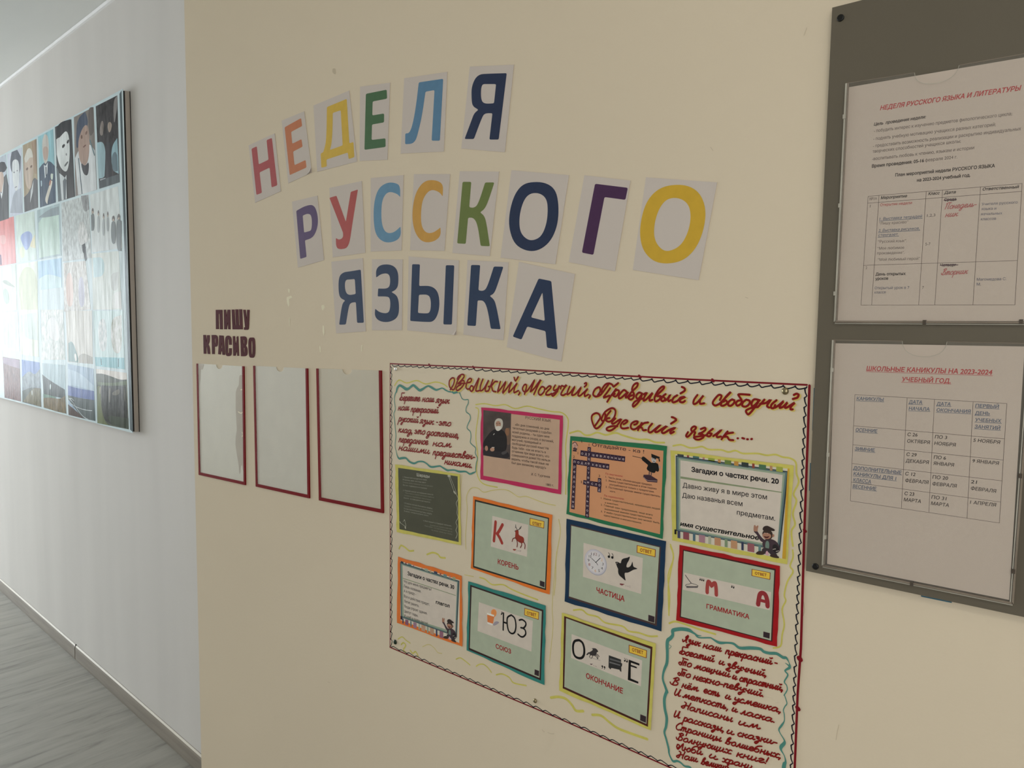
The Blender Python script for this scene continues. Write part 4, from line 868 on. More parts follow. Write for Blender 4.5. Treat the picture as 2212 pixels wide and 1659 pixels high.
for c, w, q in SQ: a.ribbon([p + (w / 1350.0,) for p in xf(c, q)], 0, HIY if w > 2.6 else HIP)
a.build('yellow_squiggle', poster)['kind'] = 'stuff'

# heading, written by hand: yellow shade, then dark red strokes
cH, cI, cJ = (960, 790, 6.9125), (1260, 810, 9.217), (1440, 830, 6.9125)
HS = [(cH, '''85,360 130,290 148,220 140,185 110,185 75,225 70,290 90,335 135,360 165,310 190,240 215,190 240,155|190,200 210,160 260,130 292,140 285,180 225,245 200,268 240,262 310,265|205,265 270,222 295,240 285,285 240,340 195,370 175,350 195,310 250,280|330,255 385,245 405,205 380,190 350,215 335,255 320,320 345,350 380,340|375,345 400,300 430,320 420,370 395,380 375,345|430,360 470,270 515,185 500,250 468,372 520,372|575,200 555,250 535,320 540,375 590,340 660,215 625,300 608,360 620,382 655,375|722,210 690,300 655,380|792,238 750,240 700,300 655,312|705,310 722,375 768,388|835,235 810,320 795,390 850,330 915,240 885,340 870,405 930,340 1000,245 975,320 960,395 1020,340 1085,260 1048,330 1040,400 1105,372|1040,175 1060,225 1102,165|1120,395 1125,410 1105,435|1195,425 1215,360 1225,290 1195,285 1165,340 1185,385 1230,380 1290,300 1345,215 1310,310 1285,385 1340,340 1395,265 1437,210 1380,330 1335,430|1450,315 1410,370 1408,420 1440,435 1485,390 1495,335 1465,312 1440,325|1512,352 1560,305 1590,310 1580,340 1530,390 1515,430 1560,435 1600,415|1655,290 1630,340 1640,370 1690,345 1720,295 1680,390 1625,450 1605,430 1660,395 1690,385|1735,345 1750,300 1790,310 1822,288 1765,370 1740,430 1780,440 1810,420|1870,310 1835,395 1835,430 1885,395 1945,315 1910,400 1905,440 1960,420 2040,325 1995,430 2020,450 2070,410 2140,345 2100,400 2095,455 2150,430|2092,268 2115,255 2120,285 2090,315|2172,440 2175,455 2155,482'''),
 (cI, '''290,400 335,330 330,260 300,245 240,280 200,350 200,400 250,430 330,405 390,340 440,270 500,190|360,340 380,270 440,190 510,168 570,190 600,230 640,205 695,160|535,260 480,340 405,440 450,438 520,410|650,280 600,350 540,430 475,535|590,370 660,300 710,320 690,380 640,430 590,400 630,375|880,355 820,300 770,330 710,410 710,465 760,450 830,390 885,350 845,420 850,450 900,420|880,440 960,340 1010,290 1070,230 1085,168 1040,170 990,220 970,300 1010,380 1000,450 950,490 900,465 930,420 1000,400|1170,370 1110,350 1060,400 1055,450 1100,470 1165,390 1140,470 1080,560 1000,630 985,590 1030,530 1110,490 1190,470|1200,385 1260,360 1215,440 1200,510 1260,480 1380,355 1325,450 1320,510 1375,495|1420,440 1520,350 1600,270 1605,230 1560,240 1490,310 1425,430 1420,500 1450,525 1510,490 1540,425 1480,425|1640,380 1580,430 1550,500 1590,520 1630,480 1600,440|1630,510 1680,470 1728,398 1690,480 1700,520 1745,500|1870,405 1800,450 1770,520 1800,545 1880,510 1940,450 2020,440 1940,480 1925,530 1980,545 2025,515|1960,238 2010,260 2020,310 1935,368|220,1030 290,930 335,850 310,780 250,760 180,800 165,870 190,970 230,1050 280,1060 360,990 430,880 490,780 545,715|440,780 430,870 400,915 365,900 370,850 430,740 540,668 610,670 642,730 620,830 560,910 500,930 450,900 480,865 522,858|640,865 575,930 575,970 620,960 690,910 750,885 700,970 620,1060 530,1110 465,1090 480,1050 570,1020 680,1020|800,980 840,960 880,920 840,900 780,940 745,1000 760,1055 820,1065 895,1050|1010,990 1060,975 1085,930 1030,925 960,970 945,1040 980,1080 1040,1075 1110,1020|1165,955 1120,1030 1088,1100|1290,945 1210,960 1160,1000 1120,1040 1165,1050 1190,1100 1250,1095|1370,970 1305,1050 1300,1130 1350,1140 1440,1070 1530,1000 1450,1080 1430,1130 1480,1130 1570,1070 1660,1020 1575,1100 1570,1150 1620,1150 1720,1090 1825,1055 1740,1115 1740,1162 1805,1130|1760,840 1800,850 1848,895 1745,970'''),
 (cJ, '''460,160 410,230 400,290 450,280 550,168 505,230 500,290 562,285|795,235 820,175 775,162 705,240 690,290 730,318 790,290|780,300 860,220 960,115 900,170 830,260 810,310 850,320 905,280 880,240 850,262|980,225 930,260 920,310 960,320 1005,280 1010,240 980,230|1240,158 1080,150 1090,190 1120,240 1110,290 1060,320 1035,290 1060,250 1110,240|1190,230 1140,270 1130,320 1180,335 1230,300 1240,250 1190,230|1390,240 1310,225 1270,280 1280,330 1330,300 1380,240 1320,340 1230,445 1195,430 1190,390 1270,352 1360,340|1460,230 1410,290 1360,342|1395,292 1480,280 1550,235 1500,320 1530,348|1640,240 1570,300 1560,350 1600,355 1620,310|1620,350 1680,310 1745,255 1700,310 1690,350 1740,335 1805,272 1765,330 1790,350 1912,275 1860,330 1850,372 1882,375|1900,160 1940,142 1970,160 1950,200 1885,220|320,715 290,770 320,782 390,710 440,650 410,630 370,660 375,700 425,715 410,760 420,782|510,670 570,650 580,680 530,720 480,740 540,750 550,790 490,825 430,820 410,790 480,780 600,760|690,665 625,720 600,765 640,778 672,740 630,730|695,775 745,740 815,685 755,750 755,790 812,780|910,705 865,760 820,822|992,722 900,740 860,782 905,785 935,828 995,835|1058,808 1066,808|1130,804 1158,812|1202,822 1214,822|1264,820 1274,816''')]
a = Acc(NEAR, PX, B0 + 0.0006)
yh = mat('yellow_pencil_shade', (186, 166, 92), rough=0.65, var=0.06, scale=(60, 60, 60))
for c, s in HS:
    for st in s.split('|'):
        pts = [tuple(float(v) for v in p.split(',')) for p in st.split()]
        if len(pts) > 2: a.ribbon([(p[0] + 2.6, p[1] + 1.8) for p in xf(c, pts)], 0.0042, yh, k=3)
a.build('heading_shade', poster)
a = Acc(NEAR, PX, B0 + 0.0011)
for ci, (c, s) in enumerate(HS):
    w = (0.0031, 0.0034, 0.0032)[ci]
    for st in s.split('|'):
        pts = [tuple(float(v) for v in p.split(',')) for p in st.split()]
        a.ribbon(xf(c, pts), w, MAR, k=4)
a.build('heading_lettering', poster)
# verse on the left
cG = (840, 820, 7.9)
a = Acc(NEAR, cG, B0 + 0.0006)
for t, p, q in (('Берегите', (180, 355), (520, 368)), ('наш', (565, 375), (760, 382)), ('язык', (795, 395), (1020, 410)), ('наш', (155, 525), (335, 525)), ('прекрасный', (370, 550), (830, 575)),
    ('русский', (160, 710), (490, 738)), ('язык', (520, 745), (750, 768)), ('-', (800, 760), (825, 762)), ('это', (845, 775), (1045, 795)), ('клад,', (160, 895), (400, 925)), ('это', (430, 920), (605, 938)), ('достояние,', (640, 945), (1190, 1000)),
    ('переданное', (165, 1065), (655, 1112)), ('нам', (745, 1130), (1045, 1158)), ('нашими', (165, 1200), (680, 1268)), ('предшествен-', (745, 1285), (1460, 1362)), ('никами.', (945, 1440), (1415, 1510))):
    a.hand(t, p, q, 64, MAR, 0.0022)
a.build('verse_lettering', poster, kind='stuff')
cV = (1400, 1340, 5.2)
a = Acc(NEAR, cV, B0 + 0.0008)
for t, p, q in (('Язык', (380, 240), (575, 292)), ('наш', (612, 308), (812, 352)), ('прекрасный', (865, 375), (1380, 495)), ('-', (1415, 498), (1442, 504)), ('Богатый', (350, 375), (730, 468)), ('и', (790, 490), (845, 505)), ('звучный,', (880, 525), (1330, 635)),
    ('То', (340, 500), (480, 528)), ('мощный', (515, 540), (910, 640)), ('и', (942, 655), (985, 668)), ('страстный,', (1020, 680), (1515, 795)), ('То', (330, 618), (465, 648)), ('нежно-певучий.', (505, 662), (1295, 862)), ('В', (240, 718), (340, 738)), ('нём', (375, 755), (550, 798)),
    ('есть', (620, 810), (795, 860)), ('и', (862, 875), (915, 892)), ('усмешка,', (960, 905), (1490, 1040)), ('И', (290, 840), (355, 858)), ('меткость,', (385, 865), (900, 1008)), ('и', (935, 1018), (990, 1035)), ('ласка.', (1035, 1050), (1420, 1150)), ('Написаны', (370, 985), (935, 1140)), ('им', (1010, 1170), (1240, 1222)),
    ('И', (285, 1085), (350, 1102)), ('рассказы,', (390, 1128), (850, 1255)), ('и', (880, 1268), (950, 1288)), ('сказки-', (1000, 1298), (1440, 1400)), ('Страницы', (305, 1222), (810, 1362)), ('волшебных,', (865, 1385), (1490, 1555)), ('Волнующих', (310, 1338), (920, 1502)), ('книг!', (990, 1528), (1340, 1615)),
    ('Люби', (315, 1448), (600, 1512)), ('и', (680, 1540), (765, 1568)), ('храни', (830, 1588), (1170, 1680)), ('Наш', (315, 1542), (545, 1592)), ('великий', (595, 1615), (900, 1690))):
    a.hand(t, p, q, 44, MAR, 0.0021)
a.build('verse_lettering', poster, kind='stuff')

# ------------------------------------------------------------------ printed cards glued to the poster
CD0 = B0 + 0.0012
def wob(q, n=5, amp=0.6):
    """marker frame outline: the quad's edges, a little unsteady"""
    out = []
    for i in range(4):
        p, r = q[i], q[(i + 1) % 4]
        for j in range(n):
            t = j / n; out.append((p[0] + (r[0] - p[0]) * t + random.uniform(-amp, amp) * (j > 0), p[1] + (r[1] - p[1]) * t + random.uniform(-amp, amp) * (j > 0)))
    return out
def inset(q, l, t, r, b):       # q TL TR BR BL, fractions
    def B(u, v): 
        x = (1 - u) * (1 - v) * q[0][0] + u * (1 - v) * q[1][0] + u * v * q[2][0] + (1 - u) * v * q[3][0]
        y = (1 - u) * (1 - v) * q[0][1] + u * (1 - v) * q[1][1] + u * v * q[2][1] + (1 - u) * v * q[3][1]
        return (x, y)
    return [B(l, t), B(1 - r, t), B(1 - r, 1 - b), B(l, 1 - b)]
def card(crop, outer, paper, fcol, pcol, label):
    c = Acc(NEAR, crop, CD0); c.shape([paper], pcol, thick=0.0003)
    o = c.build('printed_card', poster)
    o['label'] = label
    f = Acc(NEAR, crop, CD0 + 0.00005)
    s = crop[2]
    mid = [((p[0] + r[0]) / 2, (p[1] + r[1]) / 2) for p, r in zip(outer, paper)]
    oo, ii = wob(outer, 9, 1.1 * s), wob(inset(paper, .006, .006, .006, .006), 9, 0.25 * s)
    f.tess_ring([f.at(p) for p in oo], [f.at(p) for p in ii], fcol)
    f.build('marker_frame', o)
    return o
DK = ink(48, 32, 32); GRY = ink(150, 158, 138); WHT = ink(182, 172, 160); BTN = ink(200, 168, 62); BRD = ink(116, 38, 28)
def otvet(a, q, s):
    a.shape([q], BRD, r=0.9 * s); a.shape([inset(q, .035, .07, .035, .07)], BTN, r=0.8 * s)
def rebus(crop, outer, dark, inner, fcol, dcol, white, btn, btxt, word, wp, wh, sq, label):
    o = card(crop, outer, dark, fcol, dcol, label)
    a = Acc(NEAR, crop, CD0 + 0.00012); a.quad(inner, GRY); a.build('green_panel', o)
    a = Acc(NEAR, crop, CD0 + 0.00016); a.quad(white, WHT); a.build('picture_panel', o)
    a = Acc(NEAR, crop, CD0 + 0.0002); otvet(a, btn, crop[2]); a.text('ОТВЕТ', *btxt, ink(118, 40, 34), 0.028); a.build('answer_button', o)
    a = Acc(NEAR, crop, CD0 + 0.0002); a.text(word, wp[0], wp[1], wh, ink(136, 26, 30), 0.026); a.build('word_lettering', o)
    a = Acc(NEAR, crop, CD0 + 0.0002)
    a.quad(sq, ink(70, 40, 48)); a.quad(inset(sq, .06, .06, .06, .06), ink(44, 34, 38)); a.build('corner_square', o)
    return o
BLK = ink(14, 12, 12)
# КОРЕНЬ
o = rebus(T1, [(1028, 438), (1945, 655), (1912, 1575), (1000, 1272)], [(1042, 470), (1912, 685), (1876, 1532), (1022, 1265)], [(1060, 500), (1893, 700), (1858, 1505), (1040, 1245)], ink(196, 102, 34), ink(36, 36, 30),
    [(1250, 665), (1668, 770), (1650, 1140), (1232, 1020)], [(1682, 688), (1852, 728), (1848, 812), (1680, 772)], ((1712, 765), (1818, 790), 34), 'КОРЕНЬ', ((1312, 1220), (1552, 1290)), 56, [(1800, 1412), (1856, 1432), (1852, 1494), (1798, 1472)], 'orange framed card with a red letter K and a stag')
a = Acc(NEAR, T1, CD0 + 0.00022); KR = ink(142, 48, 40)
for q in ([(1288, 735), (1278, 850), (1268, 955)], [(1368, 768), (1335, 830), (1305, 875)], [(1305, 870), (1335, 920), (1362, 980)]): a.ribbon([p + (0.0062,) for p in q], 0, KR)
a.build('red_letter', o)
KD = ink(128, 44, 30)
a.shape([S((1512, 838), (1530, 825), (1555, 835), (1552, 880), (1570, 895), (1612, 912), (1620, 950), (1608, 985), (1560, 975), (1530, 945), (1510, 925), (1518, 870))], KD)
for q, w in (([(1515, 920), (1490, 930), (1478, 962)], .0018), ([(1530, 935), (1540, 985), (1535, 1025)], .002), ([(1580, 965), (1590, 1000), (1575, 1033)], .002), ([(1608, 960), (1628, 1000), (1625, 1045)], .002)): a.ribbon(q, w, ink(98, 36, 28))
for q in ([(1540, 830), (1522, 795), (1520, 768)], [(1528, 805), (1515, 795)], [(1545, 830), (1575, 810), (1585, 785)], [(1565, 818), (1572, 795)], [(1522, 838), (1508, 842)]): a.ribbon(q, .0011, BLK)
a.shape([[(1488, 1048), (1530, 1052), (1512, 1068), (1490, 1062)]], KD); a.text('1=Р', (1535, 1078), (1585, 1085), 20, ink(120, 100, 100))
a.build('stag_picture', o)
# СОЮЗ
o = rebus(T2, [(940, 392), (1808, 665), (1795, 1555), (922, 1165)], [(958, 425), (1788, 710), (1760, 1510), (940, 1160)], [(980, 455), (1765, 728), (1738, 1475), (958, 1140)], ink(44, 112, 104), ink(46, 28, 28),
    [(1060, 625), (1665, 835), (1648, 1180), (1045, 948)], [(1570, 690), (1735, 738), (1730, 825), (1568, 772)], ((1598, 762), (1702, 790), 33), 'СОЮЗ', ((1248, 1140), (1420, 1205)), 50, [(1685, 1378), (1735, 1396), (1732, 1458), (1682, 1438)], 'teal framed card with a glass of orange juice')
a = Acc(NEAR, T2, CD0 + 0.00022)
a.shape([S((1195, 720), (1225, 700), (1258, 720), (1258, 770), (1230, 800), (1200, 780))], ink(204, 128, 72)); a.shape([[(1150, 745), (1232, 770), (1212, 885), (1155, 862)]], ink(206, 200, 190)); a.shape([[(1152, 765), (1232, 790), (1218, 868), (1156, 848)]], ink(190, 108, 58))
a.shape([S((1215, 870), (1250, 835), (1292, 850), (1270, 872), (1225, 895))], ink(140, 132, 140)); a.shape([[(1155, 850), (1216, 870), (1212, 888), (1158, 868)]], ink(206, 198, 192))
a.build('juice_picture', o)
a.ribbon([(1318, 738), (1322, 750), (1310, 762)], .0022, BLK)
for q in ([(1336, 748), (1334, 840), (1332, 938)], [(1336, 850), (1372, 862)], [(1420, 772), (1380, 800), (1378, 880), (1395, 950), (1430, 978), (1462, 960), (1475, 890), (1462, 810), (1430, 775), (1420, 772)],
          [(1512, 828), (1545, 822), (1582, 850), (1585, 885), (1560, 915), (1530, 912)], [(1540, 912), (1575, 935), (1585, 980), (1560, 1012), (1530, 1012), (1498, 985)]): a.ribbon([p + (0.0032,) for p in q], 0, BLK)
a.build('rebus_picture', o)
# ЧАСТИЦА
o = rebus(T3, [(200, 122), (1475, 410), (1415, 1565), (175, 1180)], [(245, 185), (1415, 475), (1362, 1505), (218, 1140)], [(262, 210), (1390, 488), (1330, 1462), (232, 1115)], ink(16, 42, 66), ink(64, 46, 44),
    [(418, 430), (1178, 625), (1155, 1085), (410, 865)], [(1100, 458), (1342, 515), (1338, 615), (1098, 555)], ((1142, 540), (1290, 572), 40), 'ЧАСТИЦА', ((580, 1062), (942, 1182)), 66, [(1248, 1350), (1328, 1375), (1325, 1455), (1245, 1430)], 'dark navy framed card with a wall clock and a black bird')
a = Acc(NEAR, T3, CD0 + 0.00022)
def ell(cx, cy, rx, ry, k, n=14):   # ellipse sheared down to the right by k
    return [(cx + rx * math.cos(i * 2 * math.pi / n), cy + ry * math.sin(i * 2 * math.pi / n) + k * rx * math.cos(i * 2 * math.pi / n), 1) for i in range(n)]
a.shape([ell(574, 680, 145, 168, .28)], ink(150, 148, 156)); a.shape([ell(570, 676, 138, 160, .28)], ink(176, 172, 178)); a.shape([ell(572, 678, 118, 140, .28)], ink(186, 182, 182))
for t, x, y, c in (('12', 555, 588, (120, 50, 50)), ('1', 612, 608, (60, 50, 50)), ('2', 640, 662, (190, 150, 110)), ('3', 655, 716, (50, 44, 44)), ('4', 640, 768, (50, 44, 44)), ('5', 605, 800, (50, 44, 44)), ('6', 558, 800, (180, 140, 100)), ('7', 520, 765, (50, 44, 44)), ('8', 480, 720, (130, 50, 50)), ('9', 470, 666, (50, 44, 44)), ('10', 484, 618, (50, 44, 44)), ('11', 515, 588, (50, 44, 44))):
    a.text(t, (x, y), (x + (26 if len(t) < 2 else 34) * (0.55 if t == '1' else 1), y + 8), 36, ink(*c))
a.ribbon([(520, 628), (578, 682), (600, 715)], .0009, BLK); a.ribbon([(632, 625), (572, 684)], .0011, BLK)
a.build('clock_picture', o)
for x, y in ((742, 608), (786, 618)):
    a.shape([ell(x, y, 16, 18, .2, 8)], BLK); a.ribbon([(x + 12, y), (x + 8, y - 30), (x - 4, y - 52)], .0010, BLK)
a.build('comma_marks', o, kind='stuff')
a.shape([S((818, 675), (860, 672), (895, 700), (902, 650), (925, 630), (985, 620), (1015, 600), (1000, 655), (975, 690), (962, 745), (1000, 745), (1030, 715), (1045, 655), (1052, 735), (1075, 745), (1118, 764), (1060, 772), (1030, 790), (985, 815), (942, 810), (945, 860), (962, 925), (920, 885), (870, 845), (858, 800), (862, 765), (845, 735), (832, 690))], ink(28, 26, 26))
a.shape([ell(846, 690, 5, 6, 0, 8)], WHT)
a.shape([[(885, 948), (945, 958), (910, 978), (882, 965)]], ink(110, 60, 60)); a.text('1=С', (955, 990), (1022, 1005), 22, ink(140, 120, 118))
a.build('rebus_picture', o)
# ОКОНЧАНИЕ
o = rebus(T4, [(130, 130), (1252, 498), (1192, 1535), (100, 1060)], [(152, 162), (1220, 535), (1165, 1502), (135, 1035)], [(182, 195), (1190, 562), (1140, 1458), (160, 1015)], HIY, ink(62, 26, 22),
    [(248, 385), (1090, 700), (1075, 1010), (240, 670)], [(930, 512), (1148, 580), (1143, 675), (930, 605)], ((970, 588), (1102, 628), 38), 'ОКОНЧАНИЕ', ((418, 908), (858, 1098)), 62, [(1068, 1342), (1138, 1370), (1134, 1446), (1064, 1416)], 'yellow framed card with a running horse and a piano')
a = Acc(NEAR, T4, CD0 + 0.00022)
a.ribbon([p + (0.0042,) for p in [(330, 458), (285, 470), (265, 520), (268, 600), (290, 650), (330, 672), (370, 668), (395, 630), (398, 560), (380, 495), (350, 465), (330, 458)]], 0, BLK)
a.build('black_letter', o)
HG = ink(48, 44, 44)
a.shape([S((460, 600), (500, 580), (498, 560), (480, 556), (520, 552), (545, 560), (570, 598), (548, 600), (545, 622), (528, 648), (480, 640), (455, 625))], HG)
a.shape([S((465, 600), (445, 602), (420, 632), (432, 640), (455, 622))], HG)
for q in ([(480, 632), (462, 650), (468, 668)], [(500, 640), (490, 668), (478, 675)], [(530, 635), (560, 650), (560, 682)], [(540, 625), (560, 632), (578, 655)], [(525, 642), (548, 662), (555, 680)]): a.ribbon(q, .0012, HG)
a.ribbon([(480, 670), (520, 680), (590, 700)], .0005, ink(120, 112, 110))
a.shape([[(465, 738), (505, 742), (480, 755)]], ink(80, 60, 60)); a.text('1=А', (505, 768), (548, 782), 16, ink(140, 120, 118))
a.build('horse_picture', o)
for x, y in ((614, 770), (640, 780)):
    a.shape([ell(x, y, 10, 12, .2, 8)], BLK); a.ribbon([(x + 8, y), (x + 4, y + 16), (x - 4, y + 26)], .0009, BLK)
a.build('comma_marks', o, kind='stuff')
a.shape([[(692, 638), (838, 690), (838, 730), (852, 738), (848, 770), (840, 775), (842, 838), (824, 826), (820, 812), (722, 790), (712, 808), (688, 782)]], ink(40, 40, 40)); a.shape([[(705, 672), (832, 712), (832, 728), (704, 692)]], ink(84, 84, 84)); a.shape([[(700, 712), (830, 752), (826, 764), (700, 730)]], ink(96, 96, 96))
a.build('piano_picture', o)
for x, y in ((882, 705), (908, 714)):
    a.shape([ell(x, y, 10, 12, .2, 8)], BLK); a.ribbon([(x + 8, y - 2), (x + 5, y - 20), (x - 4, y - 32)], .0009, BLK)
a.build('comma_marks', o, kind='stuff')
a.shape([[(930, 690), (1058, 738), (1056, 762), (956, 726), (955, 752), (1026, 778), (1026, 796), (954, 772), (952, 915), (1045, 955), (1043, 978), (918, 932)]], BLK)
a.build('rebus_picture', o)
# ГРАММАТИКА
o = rebus(T5, [(305, 108), (1690, 400), (1650, 1512), (258, 1148)], [(345, 165), (1640, 435), (1592, 1452), (300, 1110)], [(365, 190), (1612, 460), (1565, 1427), (325, 1095)], ink(140, 14, 20), ink(56, 26, 26),
    [(370, 490), (1568, 760), (1548, 1010), (350, 725)], [(1300, 440), (1560, 490), (1555, 590), (1298, 535)], ((1345, 515), (1505, 545), 36), 'ГРАММАТИКА', ((676, 982), (1268, 1132)), 62, [(1462, 1302), (1550, 1325), (1546, 1402), (1458, 1378)], 'bright red framed card with a broom, letters M and A')
a = Acc(NEAR, T5, CD0 + 0.00022)
a.ribbon([(385, 525), (420, 575), (465, 635)], .0011, HG); a.ribbon([(465, 638), (530, 655), (555, 680), (400, 678), (400, 655), (440, 648), (465, 638)], .0007, HG)
a.shape([[(400, 682), (560, 684), (555, 700), (402, 702)]], ink(96, 90, 90))
for k_ in range(11): a.ribbon([(406 + 14 * k_, 684), (406 + 14 * k_, 700)], .0004, BLK, smooth=False)
a.build('broom_picture', o)
for x, y in ((588, 590), (612, 596), (636, 602), (1025, 690), (1050, 700)):
    a.shape([ell(x, y, 10, 11, .2, 8)], BLK); a.ribbon([(x + 8, y - 2), (x + 6, y - 16), (x - 2, y - 24)], .0008, BLK)
a.build('comma_marks', o, kind='stuff')
RM = ink(142, 58, 54)
a.ribbon([p + (.0056,) for p in [(686, 765), (688, 690), (700, 618), (722, 625), (745, 672), (775, 640), (798, 642), (810, 720), (812, 798)]], 0, RM)
a.build('red_letter', o)
a.ribbon([p + (.0064,) for p in [(1388, 930), (1398, 860), (1415, 790), (1450, 772), (1490, 800), (1515, 880), (1518, 955)]], 0, ink(128, 40, 44)); a.ribbon([p + (.0045,) for p in [(1405, 868), (1505, 895)]], 0, ink(128, 40, 44))
a.build('rebus_picture', o)
# green chalk card
CQ = (850, 1000, 9.219)
CG_ = mat('chalk_green_print', (68, 68, 54), rough=0.7, var=0.06, scale=(30, 30, 30))
o = card(CQ, [(30, 30), (1325, 225), (1345, 1640), (65, 1375)], [(85, 88), (1285, 260), (1305, 1585), (112, 1325)], HIY, CG_, 'dark green chalkboard card of riddles with a pencil drawing')
a = Acc(NEAR, CQ, CD0 + 0.0001); CW = ink(138, 136, 124); CW2 = ink(116, 114, 100)
a.text('Шарады', (462, 262), (718, 298), 60, ink(168, 166, 154), 0.006)
for t, p, q in (('1. Первый мой находится в гамме', (185, 290), (665, 352)), ('Второму имя частица даст', (185, 342), (648, 405)), ('Сперва мой и природе все встречают', (185, 395), (790, 480)), ('Все же - в древности и в журнале', (190, 450), (665, 520)),
    ('2. Первый кончит из названия смысла', (192, 555), (790, 645)), ('Приставка в глагол вложена надёжно', (235, 608), (808, 700)), ('Середина и переменная твой успешно', (212, 655), (752, 748)), ('Вместе - не тема различная пишется', (205, 705), (728, 795)),
    ('3. В первом гласный обыкновенно найдёшь,', (210, 808), (780, 922)), ('Середину - в избранник встретите всегда,', (212, 865), (792, 975)), ('В слове прилагательное приставку найдёте,', (210, 918), (768, 1030)), ('В целом - готовься встрече голоса', (212, 968), (692, 1062)),
    ('4. Мой первый и в предмет написано,', (590, 1160), (1158, 1268)), ('Домой он стихи и сметлив,', (728, 1248), (1172, 1330)), ('Приставка - а в ласточкином где то,', (622, 1262), (1172, 1385)), ('На целом - всем идут ответы', (755, 1345), (1170, 1435))):
    a.text(t, p, q, 26, CW if t[0] in '1234В' else CW2)
a.build('chalk_lettering', o, kind='stuff')
a = Acc(NEAR, CQ, CD0 + 0.0002)
for q, w in (([(1095, 250), (1105, 290), (1215, 590), (1235, 610)], .0008), ([(1120, 262), (1180, 400), (1250, 590), (1240, 612)], .0008), ([(1090, 258), (1125, 262)], .004), ([(1205, 570), (1228, 602)], .0035), ([(1120, 320), (1190, 520)], .0005), ([(1100, 300), (1138, 300)], .0006),
    ([(1238, 610), (1262, 645), (1285, 720), (1250, 800), (1272, 900), (1265, 1000), (1285, 1090), (1245, 1180), (1268, 1260), (1245, 1340), (1270, 1420), (1242, 1500)], .0011),
    ([(128, 1170), (140, 1195)], .0018), ([(140, 1195), (235, 1265)], .0008), ([(232, 1180), (245, 1240), (238, 1300)], .001), ([(215, 1135), (222, 1138)], .002), ([(190, 1170), (215, 1150), (240, 1170)], .0006), ([(232, 1280), (240, 1300)], .003)): a.ribbon(q, w, ink(158, 156, 140))
a.build('chalk_drawing', o, kind='stuff')
# portrait card
o = card(H_, [(985, 518), (1815, 602), (1797, 1402), (978, 1248)], [(1008, 545), (1790, 640), (1772, 1358), (1003, 1215)], ink(164, 36, 76), mat('buff_print', (168, 140, 118), rough=0.7, var=0.03, scale=(50, 50, 50)), 'pink framed card with a portrait of a white-bearded man')
a = Acc(NEAR, H_, CD0 + 0.0001)
a.quad([(1008, 545), (1290, 578), (1280, 1048), (1003, 1005)], mat('portrait_background', (68, 58, 54), rough=0.7, var=0.25, scale=(40, 40, 40)))
a.shape([S((1215, 760), (1290, 700), (1288, 900), (1240, 900))], ink(96, 76, 62)); a.shape([S((1225, 730), (1270, 725), (1272, 800), (1235, 810))], ink(120, 86, 62))
a.shape([S((1005, 870), (1060, 790), (1110, 740), (1190, 735), (1245, 790), (1250, 900), (1235, 970), (1150, 985), (1040, 960), (1003, 920))], ink(26, 22, 22))
a.shape([S((1003, 940), (1060, 950), (1180, 970), (1260, 960), (1280, 1045), (1100, 1022), (1003, 1002))], ink(34, 30, 32))
a.shape([S((1120, 660), (1150, 625), (1200, 635), (1210, 690), (1195, 740), (1150, 760), (1122, 720))], ink(170, 164, 152)); a.shape([S((1128, 670), (1165, 650), (1190, 680), (1180, 720), (1140, 720))], ink(152, 116, 96))
a.shape([S((1128, 715), (1160, 705), (1192, 712), (1185, 745), (1155, 762), (1132, 745))], ink(186, 180, 170)); a.ribbon([(1140, 682), (1150, 680)], .0008, BLK); a.ribbon([(1165, 680), (1178, 682)], .0008, BLK); a.ribbon([(1152, 688), (1148, 702)], .0008, ink(120, 84, 66))
a.shape([S((1025, 910), (1050, 905), (1058, 950), (1035, 965), (1022, 940))], ink(150, 112, 92)); a.shape([S((1080, 930), (1118, 922), (1122, 960), (1090, 968), (1074, 950))], ink(160, 122, 100)); a.ribbon([(1095, 925), (1118, 925)], .0014, ink(176, 170, 160))
a.shape([S((1185, 975), (1240, 955), (1255, 980), (1200, 1005))], ink(64, 60, 60)); a.ribbon([(1110, 795), (1120, 785)], .0012, ink(170, 166, 160))
a.build('portrait', o)
a = Acc(NEAR, H_, CD0 + 0.0001); TX = ink(58, 46, 42)
a.text('РУССКИЙ ЯЗЫК', (1435, 635), (1695, 668), 28, ink(44, 34, 32), 0.004)
for t, p, q in (('«Во дни сомнений, во дни', (1330, 702), (1675, 748)), ('тягостных раздумий о судьбах', (1303, 738), (1700, 790)), ('моей родины, - ты один мне', (1302, 778), (1680, 828)), ('поддержка и опора, о великий,', (1300, 818), (1722, 876)), ('могучий, правдивый и', (1298, 856), (1592, 896)), ('свободный русский язык! Не', (1298, 895), (1672, 948)),
    ('будь тебя - как не впасть в', (1298, 935), (1642, 985)), ('отчаяние при виде всего, что', (1297, 973), (1675, 1030)), ('совершается дома? Но нельзя', (1296, 1012), (1686, 1070)), ('верить, чтобы такой язык не', (1295, 1052), (1672, 1108)), ('был дан великому народу!»', (1294, 1090), (1645, 1145)), ('И. С. Тургенев', (1495, 1208), (1685, 1236)), ('1883 г.', (1645, 1312), (1722, 1324))):
    a.text(t, p, q, 24, TX, 0.008)
a.build('printed_lettering', o, kind='stuff')
